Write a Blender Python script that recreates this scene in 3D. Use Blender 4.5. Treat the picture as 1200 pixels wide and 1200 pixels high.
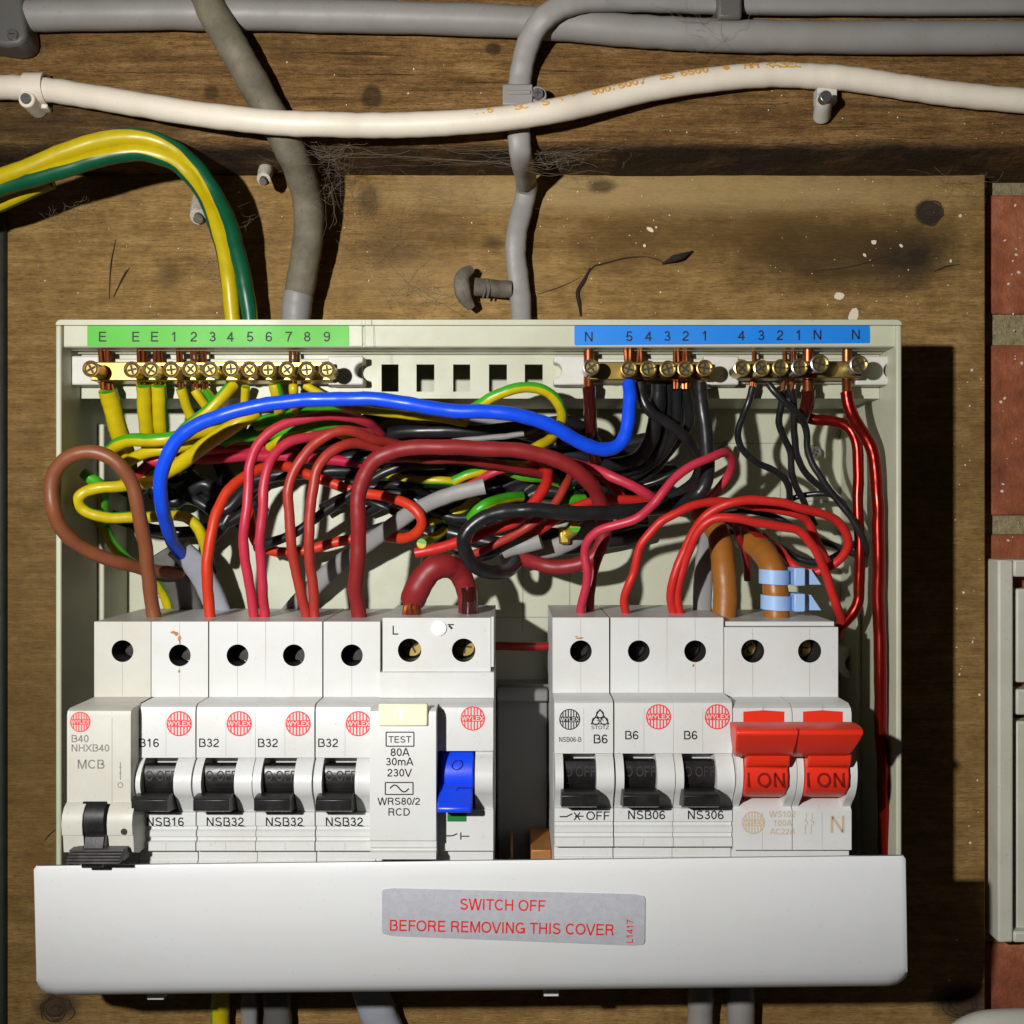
import bpy, math, random
import numpy as np
from mathutils import Vector, Matrix
random.seed(7); np.random.seed(7)
SC = bpy.context.scene
COL = SC.collection
for o in list(bpy.data.objects): bpy.data.objects.remove(o)

# ------------------------------------------------------------------ camera, world, lamp, exposure
F = 1250.0            # focal length in photo pixels (photo 1200 wide)
DB = 386.0            # camera distance to the face of the backboard, mm
cam = bpy.data.cameras.new('camera'); camo = bpy.data.objects.new('camera', cam); COL.objects.link(camo)
cam.sensor_width = 36; cam.sensor_fit = 'HORIZONTAL'; cam.lens = 36*F/1200
cam.clip_start = 0.01; cam.clip_end = 50
camo.location = (0, -DB/1000, 0); camo.rotation_euler = (math.pi/2, 0, 0)
SC.camera = camo

W = bpy.data.worlds.new('World'); SC.world = W; W.use_nodes = True
bg = W.node_tree.nodes['Background']
bg.inputs[0].default_value = (1.0, .93, .82, 1); bg.inputs[1].default_value = .020

def lamp_setup():
    L = bpy.data.lights.new('torch', 'SPOT')
    L.energy = 9.1; L.color = (1.0, .985, .96); L.shadow_soft_size = .0055
    L.spot_size = math.radians(115); L.spot_blend = 1.0
    o = bpy.data.objects.new('torch', L); COL.objects.link(o)
    o.location = (-.150, -.432, .055)
    tgt = Vector((.075, 0, .004))
    o.rotation_euler = (tgt-o.location).to_track_quat('-Z', 'Y').to_euler()
lamp_setup()
vs = SC.view_settings
vs.view_transform = 'Standard'; vs.look = 'None'; vs.exposure = 0; vs.gamma = 1
vs.use_curve_mapping = False

# ------------------------------------------------------------------ helpers
def xm(px, h): return (px-600)*(DB-h)/F
def zm(py, h): return (600-py)*(DB-h)/F
def P(px, py, h): return np.array((xm(px, h), -h, zm(py, h)), float)
def lin(c): return tuple(((v/255)/12.92 if v <= 10 else (((v/255)+.055)/1.055)**2.4) for v in c)

def tag(o, label=None, cat=None, group=None, kind=None):
    if label: o['label'] = label
    if cat: o['category'] = cat
    if group: o['group'] = group
    if kind: o['kind'] = kind
    return o
ORG = {}
def thing(name, label, cat, loc, group=None):
    o = bpy.data.objects.new(name, None); COL.objects.link(o)
    o.empty_display_size = .005
    loc = np.array(loc, float); o.location = loc/1000
    ORG[o.name] = loc
    return tag(o, label, cat, group)

class MB:
    def __init__(s): s.v = []; s.f = []; s.m = []; s.uv = {}
    def add(s, vs, fs, m=0):
        b = len(s.v); s.v += [tuple(p) for p in vs]
        for f in fs: s.f.append([b+i for i in f]); s.m.append(m)
        return b
    def box(s, x0, x1, h0, h1, z0, z1, m=0):
        x0, x1 = min(x0, x1), max(x0, x1); z0, z1 = min(z0, z1), max(z0, z1); h0, h1 = min(h0, h1), max(h0, h1)
        v = [(x, -h, z) for h in (h0, h1) for x in (x0, x1) for z in (z0, z1)]
        s.add(v, [(0,1,3,2), (4,6,7,5), (0,4,5,1), (2,3,7,6), (0,2,6,4), (1,5,7,3)], m)
        return s
    def prism_x(s, prof, x0, x1, m=0):       # profile [(h,z)] extruded along X
        n = len(prof)
        v = [(x0, -h, z) for h, z in prof]+[(x1, -h, z) for h, z in prof]
        fs = [tuple(range(n)), tuple(range(2*n-1, n-1, -1))]
        fs += [(i, i+n, (i+1) % n+n, (i+1) % n) for i in range(n)]
        s.add(v, fs, m); return s
    def prism_h(s, poly, h0, h1, m=0):       # outline [(x,z)] extruded towards the viewer
        n = len(poly)
        v = [(x, -h0, z) for x, z in poly]+[(x, -h1, z) for x, z in poly]
        fs = [tuple(range(n)), tuple(range(2*n-1, n-1, -1))]
        fs += [(i, i+n, (i+1) % n+n, (i+1) % n) for i in range(n)]
        s.add(v, fs, m); return s
    def disc(s, x, z, h, r, m=0, n=40):
        s.add([(x+r*math.cos(2*math.pi*i/n), -h, z+r*math.sin(2*math.pi*i/n)) for i in range(n)], [tuple(range(n))], m); return s
    def cyl(s, x, z, h0, h1, r, m=0, n=28, r2=None):
        r2 = r if r2 is None else r2
        v = [(x+r*math.cos(2*math.pi*i/n), -h0, z+r*math.sin(2*math.pi*i/n)) for i in range(n)]
        v += [(x+r2*math.cos(2*math.pi*i/n), -h1, z+r2*math.sin(2*math.pi*i/n)) for i in range(n)]
        s.add(v, [tuple(range(n)), tuple(range(2*n-1, n-1, -1))]+[(i, (i+1) % n, (i+1) % n+n, i+n) for i in range(n)], m); return s
    def cyl_x(s, x0, x1, h, z, r, m=0, n=32):
        s.prism_x([(h+r*math.cos(2*math.pi*i/n), z+r*math.sin(2*math.pi*i/n)) for i in range(n)], x0, x1, m); return s
    def holed(s, x0, x1, z0, z1, cx, cz, r, h, depth, back, m=0, mh=None, n=40):
        """plate (front h, back) with a round hole of given depth"""
        mh = m if mh is None else mh
        ang = [2*math.pi*i/n for i in range(n)]
        cir = [(cx+r*math.cos(a), cz+r*math.sin(a)) for a in ang]
        sq = []
        for a in ang:
            dx, dz = math.cos(a), math.sin(a); t = 1e9
            if dx > 1e-9: t = min(t, (x1-cx)/dx)
            if dx < -1e-9: t = min(t, (x0-cx)/dx)
            if dz > 1e-9: t = min(t, (z1-cz)/dz)
            if dz < -1e-9: t = min(t, (z0-cz)/dz)
            sq.append([cx+dx*t, cz+dz*t])
        for c in ((x0, z0), (x0, z1), (x1, z0), (x1, z1)):
            k = min(range(n), key=lambda i: (sq[i][0]-c[0])**2+(sq[i][1]-c[1])**2); sq[k] = list(c)
        v = [(x, -h, z) for x, z in sq]+[(x, -h, z) for x, z in cir]
        s.add(v, [(i, (i+1) % n, (i+1) % n+n, i+n) for i in range(n)], m)
        v = [(x, -h, z) for x, z in cir]+[(x, -(h-depth), z) for x, z in cir]
        s.add(v, [(i, (i+1) % n, (i+1) % n+n, i+n) for i in range(n)], mh)
        v = [(x, -h, z) for x, z in sq]+[(x, -back, z) for x, z in sq]
        s.add(v, [(i, i+n, (i+1) % n+n, (i+1) % n) for i in range(n)], m)
        return s
    def tube(s, pts, r, m=0, sides=14, sub=6, off=0., twist=0., flat=None, caps=True, rr=None, raw=False, wob=0.):
        """pts in mm; r radius (or list per point); flat = thickness ratio towards the viewer"""
        p = np.array(pts, float)
        R = np.full(len(p), r, float) if np.isscalar(r) else np.array(r, float)
        if not raw and len(p) > 2:
            q = np.vstack([2*p[0]-p[1], p, 2*p[-1]-p[-2]]); out = []; ro = []
            for i in range(1, len(q)-2):
                a, b, c, d = q[i-1:i+3]
                for k in range(sub):
                    t = k/sub
                    out.append(.5*((2*b)+(c-a)*t+(2*a-5*b+4*c-d)*t*t+(3*b-a-3*c+d)*t**3))
                    ro.append(R[i-1]*(1-t)+R[i]*t)
            out.append(p[-1]); ro.append(R[-1]); p = np.array(out); R = np.array(ro)
            for _ in range(2):
                p[1:-1] = .25*p[:-2]+.5*p[1:-1]+.25*p[2:]
        if wob and len(p) > 6:
            s_ = np.concatenate([[0], np.cumsum(np.linalg.norm(np.diff(p, axis=0), axis=1))]); rw = np.random.RandomState(int(abs(p[0][0]*31+p[0][2]*17+p[-1][0]*13)) % 99991)
            fade = np.clip(np.minimum(s_, s_[-1]-s_)/6, 0, 1)[:, None]; dlt = np.zeros_like(p)
            for wl, am in ((31, .45), (17, .28), (9, .12)):
                for ax in range(3): dlt[:, ax] += am*np.sin(2*math.pi*s_/(wl*rw.uniform(.8, 1.25))+rw.uniform(0, 6.28))
            p = p+dlt*fade*wob*min(1., 2.2/max(R))
            R = R*(1+.02*np.sin(2*math.pi*s_/rw.uniform(7, 12)+rw.uniform(0, 6))+.015*np.sin(2*math.pi*s_/rw.uniform(3, 5)))
        T = np.gradient(p, axis=0); T /= np.linalg.norm(T, axis=1)[:, None]+1e-12
        view = np.array((0, -1., 0))
        N = view-T[0]*T[0].dot(view)
        if np.linalg.norm(N) < .05: N = np.array((1., 0, 0))-T[0]*T[0][0]
        N /= np.linalg.norm(N); L = 0; b0 = len(s.v); n = len(p)
        for i in range(n):
            if i:
                L += np.linalg.norm(p[i]-p[i-1])
                if flat:
                    M = view-T[i]*T[i].dot(view)
                    if np.linalg.norm(M) > .15: N = M
                N = N-T[i]*T[i].dot(N); N /= np.linalg.norm(N)
            B = np.cross(T[i], N)
            for k in range(sides):
                a = 2*math.pi*k/sides
                ca, sa = math.cos(a), math.sin(a)
                if flat:   # rounded-rectangle like section
                    ca = math.copysign(abs(ca)**.75, ca)*flat; sa = math.copysign(abs(sa)**.75, sa)
                s.v.append(tuple(p[i]+R[i]*(ca*N+sa*B)))
            s.uv[i+b0*100000] = None
        for i in range(n-1):
            for k in range(sides):
                k2 = (k+1) % sides
                fidx = len(s.f)
                s.f.append([b0+i*sides+k, b0+i*sides+k2, b0+(i+1)*sides+k2, b0+(i+1)*sides+k]); s.m.append(m)
                va, vb = k/sides+off, (k+1)/sides+off
                la, lb = i/n*L, (i+1)/n*L
                s.uv[('f', fidx)] = [(la/100, va+twist*la/100), (la/100, vb+twist*la/100), (lb/100, vb+twist*lb/100), (lb/100, va+twist*lb/100)]
        if caps:
            s.f.append([b0+k for k in range(sides)][::-1]); s.m.append(m)
            s.f.append([b0+(n-1)*sides+k for k in range(sides)]); s.m.append(m)
        return s
    def rot_h(s, cx, cz, deg):
        a = math.radians(deg); c, si = math.cos(a), math.sin(a)
        s.v = [(cx+(x-cx)*c-(z-cz)*si, y, cz+(x-cx)*si+(z-cz)*c) for x, y, z in s.v]; return s
    def build(s, name, mats, parent=None, bevel=0, seg=2, angle=35):
        if not isinstance(mats, (list, tuple)): mats = [mats]
        V = np.array(s.v, float)
        if parent is not None: org = ORG[parent.name]
        else: org = (V.min(0)+V.max(0))/2
        me = bpy.data.meshes.new(name)
        me.from_pydata([tuple(q) for q in (V-org)/1000], [], s.f)
        for mt in mats: me.materials.append(mt)
        me.polygons.foreach_set('material_index', s.m)
        if any(isinstance(k, tuple) for k in s.uv):
            ul = me.uv_layers.new(name='UVMap')
            for pl in me.polygons:
                q = s.uv.get(('f', pl.index))
                if q:
                    for li, c in zip(pl.loop_indices, q): ul.data[li].uv = c
        import bmesh
        bm = bmesh.new(); bm.from_mesh(me)
        bmesh.ops.recalc_face_normals(bm, faces=bm.faces[:]); bm.to_mesh(me); bm.free()
        me.polygons.foreach_set('use_smooth', [True]*len(me.polygons))
        me.set_sharp_from_angle(angle=math.radians(angle))
        o = bpy.data.objects.new(name, me); COL.objects.link(o)
        if parent is not None: o.parent = parent; ORG[o.name] = org
        else: o.location = org/1000; ORG[o.name] = org
        if bevel:
            b = o.modifiers.new('bevel', 'BEVEL'); b.width = bevel/1000; b.segments = seg; b.limit_method = 'ANGLE'
            b.angle_limit = math.radians(40); b.use_clamp_overlap = True
        return o

def copy_tree(o, dx, parent=None, dz=0):
    c = o.copy(); COL.objects.link(c); c.parent = parent
    ORG[c.name] = ORG[o.name]+np.array((dx, 0, dz))
    if parent is None: c.location = o.location+Vector((dx/1000, 0, dz/1000))
    for ch in list(o.children): copy_tree(ch, dx, c, dz)
    return c

# ------------------------------------------------------------------ materials (all procedural)
def newmat(name):
    m = bpy.data.materials.new(name); m.use_nodes = True
    nt = m.node_tree; b = nt.nodes['Principled BSDF']; return m, nt, b
def N_(nt, t, **kw):
    n = nt.nodes.new(t)
    for k, v in kw.items(): setattr(n, k, v)
    return n
def pos(nt, scale):
    g = N_(nt, 'ShaderNodeNewGeometry'); m = N_(nt, 'ShaderNodeVectorMath', operation='MULTIPLY')
    nt.links.new(g.outputs['Position'], m.inputs[0]); m.inputs[1].default_value = scale; return m.outputs[0]
def noise(nt, vec, scale=1, detail=4, rough=.6):
    n = N_(nt, 'ShaderNodeTexNoise'); n.inputs['Scale'].default_value = scale; n.inputs['Detail'].default_value = detail
    n.inputs['Roughness'].default_value = rough; nt.links.new(vec, n.inputs['Vector']); return n.outputs['Fac']
def ramp(nt, fac, stops):
    r = N_(nt, 'ShaderNodeValToRGB'); el = r.color_ramp.elements
    while len(el) < len(stops): el.new(.5)
    for e, (p_, c) in zip(el, stops): e.position = p_; e.color = (*c, 1) if len(c) == 3 else c
    nt.links.new(fac, r.inputs[0]); return r.outputs[0]
def mix(nt, fac, a, b):
    m = N_(nt, 'ShaderNodeMix', data_type='RGBA')
    for s_, v in ((m.inputs[0], fac), (m.inputs[6], a), (m.inputs[7], b)):
        if hasattr(v, 'node'): nt.links.new(v, s_)
        elif isinstance(v, (int, float)): s_.default_value = v
        else: s_.default_value = (*v, 1)
    return m.outputs[2]
def math_(nt, op, a, b=0., c=None, clamp=False):
    m = N_(nt, 'ShaderNodeMath', operation=op, use_clamp=clamp)
    for i, v in enumerate((a, b) if c is None else (a, b, c)):
        if hasattr(v, 'node'): nt.links.new(v, m.inputs[i])
        else: m.inputs[i].default_value = v
    return m.outputs[0]
def bump(nt, b, height, strength, dist=.0005):
    n = N_(nt, 'ShaderNodeBump'); n.inputs['Strength'].default_value = strength; n.inputs['Distance'].default_value = dist
    nt.links.new(height, n.inputs['Height']); nt.links.new(n.outputs[0], b.inputs['Normal'])

def plastic(name, c, rough=.4, dirt=.12, dirtc=None, scale=90, bmp=.08, coat=0, metal=0, ior=1.46, fine=900):
    m, nt, b = newmat(name)
    v = pos(nt, (1, 1, 1))
    f = noise(nt, v, scale, 5, .65)
    dirtc = dirtc or tuple(x*.6 for x in c)
    fac = ramp(nt, f, [(.38, (0, 0, 0)), (.78, (1, 1, 1))])
    fac = math_(nt, 'MULTIPLY', fac, dirt)
    col = mix(nt, fac, c, dirtc)
    f2 = noise(nt, v, fine, 3)
    sp = math_(nt, 'MULTIPLY', ramp(nt, f2, [(.66, (0, 0, 0)), (.74, (1, 1, 1))]), min(1, dirt*1.3))
    col = mix(nt, sp, col, tuple(x*.45 for x in dirtc))
    nt.links.new(col, b.inputs['Base Color'])
    rr = math_(nt, 'MULTIPLY_ADD', f, .25, rough-.12)
    nt.links.new(rr, b.inputs['Roughness'])
    b.inputs['Metallic'].default_value = metal; b.inputs['IOR'].default_value = ior
    b.inputs['Coat Weight'].default_value = coat; b.inputs['Coat Roughness'].default_value = .12
    if bmp: bump(nt, b, noise(nt, v, 1500, 3), bmp, .0002)
    return m

M = {}
M['box'] = plastic('cream_enclosure_plastic', lin((186, 187, 165)), .45, .25, lin((140, 132, 96)), 60)
M['white'] = plastic('white_breaker_plastic', lin((205, 206, 204)), .38, .26, lin((170, 163, 142)), 70)
M['white2'] = plastic('older_white_plastic', lin((196, 194, 184)), .4, .28, lin((156, 146, 112)), 80)
M['cover'] = plastic('white_cover_plastic', lin((212, 213, 213)), .45, .16, lin((186, 183, 174)), 26, .05)
M['carrier'] = plastic('terminal_carrier_plastic', lin((200, 198, 190)), .5, .25, lin((150, 140, 115)), 120)
M['cream'] = plastic('cream_button_plastic', lin((232, 226, 196)), .4, .05)
M['black'] = plastic('black_lever_plastic', lin((22, 21, 21)), .33, .3, lin((70, 66, 62)), 150)
M['blacksoft'] = plastic('embossed_black_plastic', lin((50, 49, 48)), .4, .2, lin((110, 104, 98)))
M['seam'] = plastic('seam_shadow_grey', lin((150, 146, 136)), .6, .1)
M['hole'] = plastic('recess_shade_dark', lin((40, 38, 36)), .6, .3)  # near-black colour paints shade into holes and screw slots
M['red'] = plastic('red_lever_plastic', lin((222, 50, 28)), .34, .14, lin((170, 40, 26)))
M['redtxt'] = plastic('embossed_red', lin((120, 12, 8)), .5, .0)
M['bluelev'] = plastic('blue_lever_plastic', lin((18, 64, 220)), .34, .1)
M['greenlev'] = plastic('green_flag_plastic', lin((8, 110, 40)), .5, .1)
M['silver'] = plastic('silver_sticker_foil', lin((190, 190, 196)), .42, .45, lin((150, 150, 162)), 500, .2, 0, .12, fine=2200)
M['stgreen'] = plastic('green_sticker', lin((66, 170, 24)), .5, .25, lin((86, 160, 46)), 60)
M['stblue'] = plastic('blue_sticker', lin((14, 122, 215)), .5, .25, lin((50, 130, 200)), 60)
M['ink'] = plastic('black_ink', lin((22, 22, 26)), .6, .0, bmp=0)
M['inkgrey'] = plastic('grey_ink', lin((128, 122, 114)), .6, .0, bmp=0)
M['inktan'] = plastic('tan_ink', lin((188, 168, 140)), .6, .0, bmp=0)
M['inkred'] = plastic('red_ink', lin((214, 44, 40)), .55, .0, bmp=0)
M['inklogo'] = plastic('logo_red_ink', lin((222, 60, 64)), .55, .0, bmp=0)
M['inknavy'] = plastic('navy_ink', lin((18, 20, 60)), .6, .0, bmp=0)
M['inkorange'] = plastic('orange_ink', lin((216, 160, 70)), .6, .0, bmp=0)
M['brass'] = plastic('brass', lin((214, 184, 96)), .34, .35, lin((140, 104, 50)), 260, .12, 0, .9)
M['brassdark'] = plastic('dull_brass', lin((150, 128, 70)), .42, .4, lin((90, 70, 36)), 260, .15, 0, .85)
M['screw'] = plastic('plated_screw', lin((222, 204, 140)), .3, .35, lin((140, 110, 66)), 600, .15, 0, .85)
M['screw2'] = plastic('coppery_screw', lin((190, 140, 92)), .36, .5, lin((110, 70, 40)), 600, .15, 0, .8)
M['steel'] = plastic('zinc_screw', lin((170, 170, 168)), .32, .3, lin((90, 84, 76)), 500, .15, 0, .9)
M['copper'] = plastic('bare_copper', lin((166, 94, 56)), .34, .4, lin((96, 48, 26)), 400, .1, 0, .9)
M['rust'] = plastic('weathered_steel', lin((112, 106, 94)), .7, .8, lin((64, 52, 40)), 260, 1.0, 0, .2)
M['dingrey'] = plastic('grey_blanking_plate', lin((118, 118, 116)), .45, .25, lin((84, 84, 82)), 60)
# cable sheaths and insulation
def cable(key, rgb, rough=.43, dirt=.28, **k): M[key] = plastic(key+'_insulation', lin(rgb), rough, dirt, **k)
cable('w_brown', (128, 74, 46)); cable('w_blue', (16, 74, 222), .34, .1)
cable('w_orange', (200, 52, 24)); cable('w_pink', (186, 46, 66)); cable('w_brick', (164, 50, 40))
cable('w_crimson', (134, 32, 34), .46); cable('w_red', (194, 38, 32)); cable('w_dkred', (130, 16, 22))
cable('w_black', (26, 26, 28), .32, .25, dirtc=lin((62, 60, 58))); cable('w_tan', (150, 94, 34), .42, .35, dirtc=lin((120, 72, 24)))
cable('w_enamel', (132, 28, 18), .24, .1, metal=.75, bmp=.02); cable('w_sleeve', (58, 16, 12), .14, .2, coat=.7)
cable('w_grey', (136, 134, 132), .5, .3); cable('w_ltgrey', (150, 152, 162), .45, .2); cable('w_dkgrey', (92, 90, 86), .5, .4)
cable('w_olive', (120, 113, 94), .7, .9, dirtc=lin((66, 60, 46)), bmp=.5)
cable('w_white', (226, 216, 198), .42, .2, dirtc=lin((170, 154, 124))); cable('w_tie', (150, 182, 226), .45, .1)
cable('w_conduit', (140, 136, 132), .5, .3, dirtc=lin((104, 98, 90)))
cable('w_mag', (186, 36, 66))
def earth_mat():
    m, nt, b = newmat('green_yellow_insulation')
    uv = N_(nt, 'ShaderNodeUVMap'); sp = N_(nt, 'ShaderNodeSeparateXYZ'); nt.links.new(uv.outputs[0], sp.inputs[0])
    fr = math_(nt, 'FRACT', sp.outputs[1])
    g = ramp(nt, fr, [(0, (0, 0, 0)), (.5, (0, 0, 0)), (.515, (1, 1, 1)), (.97, (1, 1, 1)), (.985, (0, 0, 0))])
    n = noise(nt, pos(nt, (1, 1, 1)), 160, 4)
    ye = mix(nt, n, lin((208, 188, 14)), lin((168, 146, 12))); gr = mix(nt, n, lin((76, 178, 28)), lin((44, 124, 30)))
    nt.links.new(mix(nt, g, ye, gr), b.inputs['Base Color']); b.inputs['Roughness'].default_value = .36
    return m
M['w_earth'] = earth_mat()
def earth_dark():
    m = M['w_earth'].copy(); m.name = 'dark_green_yellow_insulation'
    for n in m.node_tree.nodes:
        if n.type == 'MIX' and not n.inputs[7].is_linked and n.inputs[7].default_value[0] < .08:
            n.inputs[6].default_value = (*lin((12, 92, 58)), 1); n.inputs[7].default_value = (*lin((10, 70, 46)), 1)
    return m
M['w_earth2'] = earth_dark()

def wood(name, c1, c2, c3, sx, sz, stains_shade=(), knots=(), rough=.75, along='X', bstr=.5, streak=.5, crack=.35):
    m, nt, b = newmat(name)
    g = N_(nt, 'ShaderNodeNewGeometry')
    n0 = noise(nt, pos(nt, (7, 7, 16)), 1, 3)
    wob = N_(nt, 'ShaderNodeVectorMath', operation='MULTIPLY'); wob.inputs[1].default_value = (sx, 60, sz)
    nt.links.new(g.outputs['Position'], wob.inputs[0])
    ad = N_(nt, 'ShaderNodeVectorMath', operation='ADD'); cb = N_(nt, 'ShaderNodeCombineXYZ')
    nt.links.new(math_(nt, 'MULTIPLY', n0, sz*.006), cb.inputs[2]); nt.links.new(wob.outputs[0], ad.inputs[0]); nt.links.new(cb.outputs[0], ad.inputs[1])
    gr = noise(nt, ad.outputs[0], 1, 8, .75)
    mo = noise(nt, pos(nt, (90, 90, 140)), 1, 7, .72)          # mottling
    gg = math_(nt, 'ADD', math_(nt, 'MULTIPLY', gr, streak), math_(nt, 'MULTIPLY', mo, 1-streak))
    col = ramp(nt, gg, [(.36, c3), (.5, c2), (.62, c1)])
    bl = noise(nt, pos(nt, (10, 10, 20)), 1, 6, .65)
    col = mix(nt, math_(nt, 'MULTIPLY', ramp(nt, bl, [(.40, (0, 0, 0)), (.68, (1, 1, 1))]), .5), col, tuple(x*.5 for x in c2))
    fi = noise(nt, pos(nt, (260, 260, 2400)), 1, 4, .7)        # fine pores along the grain
    col = mix(nt, math_(nt, 'MULTIPLY', ramp(nt, fi, [(.50, (0, 0, 0)), (.64, (1, 1, 1))]), .6), col, tuple(x*.55 for x in c3))
    ck = noise(nt, pos(nt, (16, 16, 620)), 1, 5, .75)          # drying cracks along the grain
    col = mix(nt, math_(nt, 'MULTIPLY', ramp(nt, ck, [(.60, (0, 0, 0)), (.655, (1, 1, 1))]), crack), col, tuple(x*.3 for x in c3))
    sw_ = noise(nt, pos(nt, (900, 900, 70)), 1, 3, .6)         # faint cross scratches
    col = mix(nt, math_(nt, 'MULTIPLY', ramp(nt, sw_, [(.60, (0, 0, 0)), (.72, (1, 1, 1))]), .22), col, tuple(x*.5 for x in c2))
    f3 = noise(nt, pos(nt, (420, 420, 1500)), 1, 3, .7)
    col = mix(nt, math_(nt, 'MULTIPLY', ramp(nt, f3, [(.60, (0, 0, 0)), (.74, (1, 1, 1))]), .35), col, tuple(min(1, x*1.5) for x in c1))
    nz = noise(nt, pos(nt, (48, 48, 80)), 1, 6, .7)
    for (cx, cz, rx, rz, amt, cc, soft) in stains_shade:
        s1 = N_(nt, 'ShaderNodeVectorMath', operation='SUBTRACT'); s1.inputs[1].default_value = (cx/1000, 0, cz/1000)
        nt.links.new(g.outputs['Position'], s1.inputs[0])
        s2 = N_(nt, 'ShaderNodeVectorMath', operation='MULTIPLY'); s2.inputs[1].default_value = (1000/rx, 0, 1000/rz); nt.links.new(s1.outputs[0], s2.inputs[0])
        ln = N_(nt, 'ShaderNodeVectorMath', operation='LENGTH'); nt.links.new(s2.outputs[0], ln.inputs[0])
        dd = math_(nt, 'MULTIPLY_ADD', nz, .9, math_(nt, 'SUBTRACT', ln.outputs['Value'], .45))
        fac = ramp(nt, dd, [(max(0, 1-soft), (1, 1, 1)), (1.0, (0, 0, 0))])
        col = mix(nt, math_(nt, 'MULTIPLY', fac, amt), col, cc)
    nt.links.new(col, b.inputs['Base Color']); b.inputs['Roughness'].default_value = rough
    b.inputs['Specular IOR Level'].default_value = .25
    hh = math_(nt, 'ADD', math_(nt, 'MULTIPLY', gr, .7), math_(nt, 'ADD', math_(nt, 'MULTIPLY', fi, .8), math_(nt, 'MULTIPLY', mo, .7)))
    bump(nt, b, hh, bstr, .0012)
    return m
def st(px, py, rx, rz, amt, c, soft=.5):       # patch such as a stain or knot, centred at a place on the board
    return (xm(px, 0), zm(py, 0), rx*DB/F, rz*DB/F, amt, c, soft)
dk = (.018, .012, .006)
M['board'] = wood('plywood_backboard', lin((178, 144, 90)), lin((148, 116, 66)), lin((102, 76, 40)), 24, 520,
    [st(780, 226, 440, 34, .6, lin((176, 150, 102)), .6), st(520, 330, 150, 40, .35, lin((168, 138, 92)), .6), st(985, 298, 175, 58, .8, lin((56, 40, 16)), .6), st(1070, 300, 62, 46, .85, (.016, .012, .007), .8), st(860, 270, 300, 40, .6, lin((84, 60, 22)), .8),
     st(735, 290, 75, 46, .5, lin((84, 60, 22)), .6), st(500, 275, 90, 40, .5, lin((84, 62, 30)), .6), st(1088, 249, 19, 17, .93, (.025, .018, .012), .25),
     st(432, 235, 18, 30, .6, dk, .6), st(450, 300, 60, 26, .35, dk, .8), st(1128, 1172, 44, 26, .85, (.03, .02, .012), .5),
     st(65, 1180, 32, 22, .85, (.03, .02, .012), .5), st(705, 218, 20, 10, .7, dk, .6), st(580, 285, 20, 14, .6, dk, .7),
     st(200, 320, 26, 24, .5, dk, .8), st(40, 800, 130, 460, .5, lin((82, 62, 26)), .7)])  # the tall last patch is a darker area down the left side
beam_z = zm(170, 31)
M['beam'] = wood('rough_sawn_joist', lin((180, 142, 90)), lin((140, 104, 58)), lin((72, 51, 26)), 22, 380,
    [(xm(436, 31), zm(113, 31), 4, 4.6, .7, dk, .4), (xm(578, 31), zm(57, 31), 3, 2.4, .7, dk, .4), (xm(247, 31), zm(108, 31), 3, 3, .6, dk, .5), (0, beam_z-3.2, 900, 5.2, .93, (.016, .012, .008), .5), (-150, 128, 70, 16, .6, dk, .8)], rough=.85, bstr=1., streak=.66, crack=.8)  # bottom band is grime plus painted underside shade; last patch darkens the left end

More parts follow.
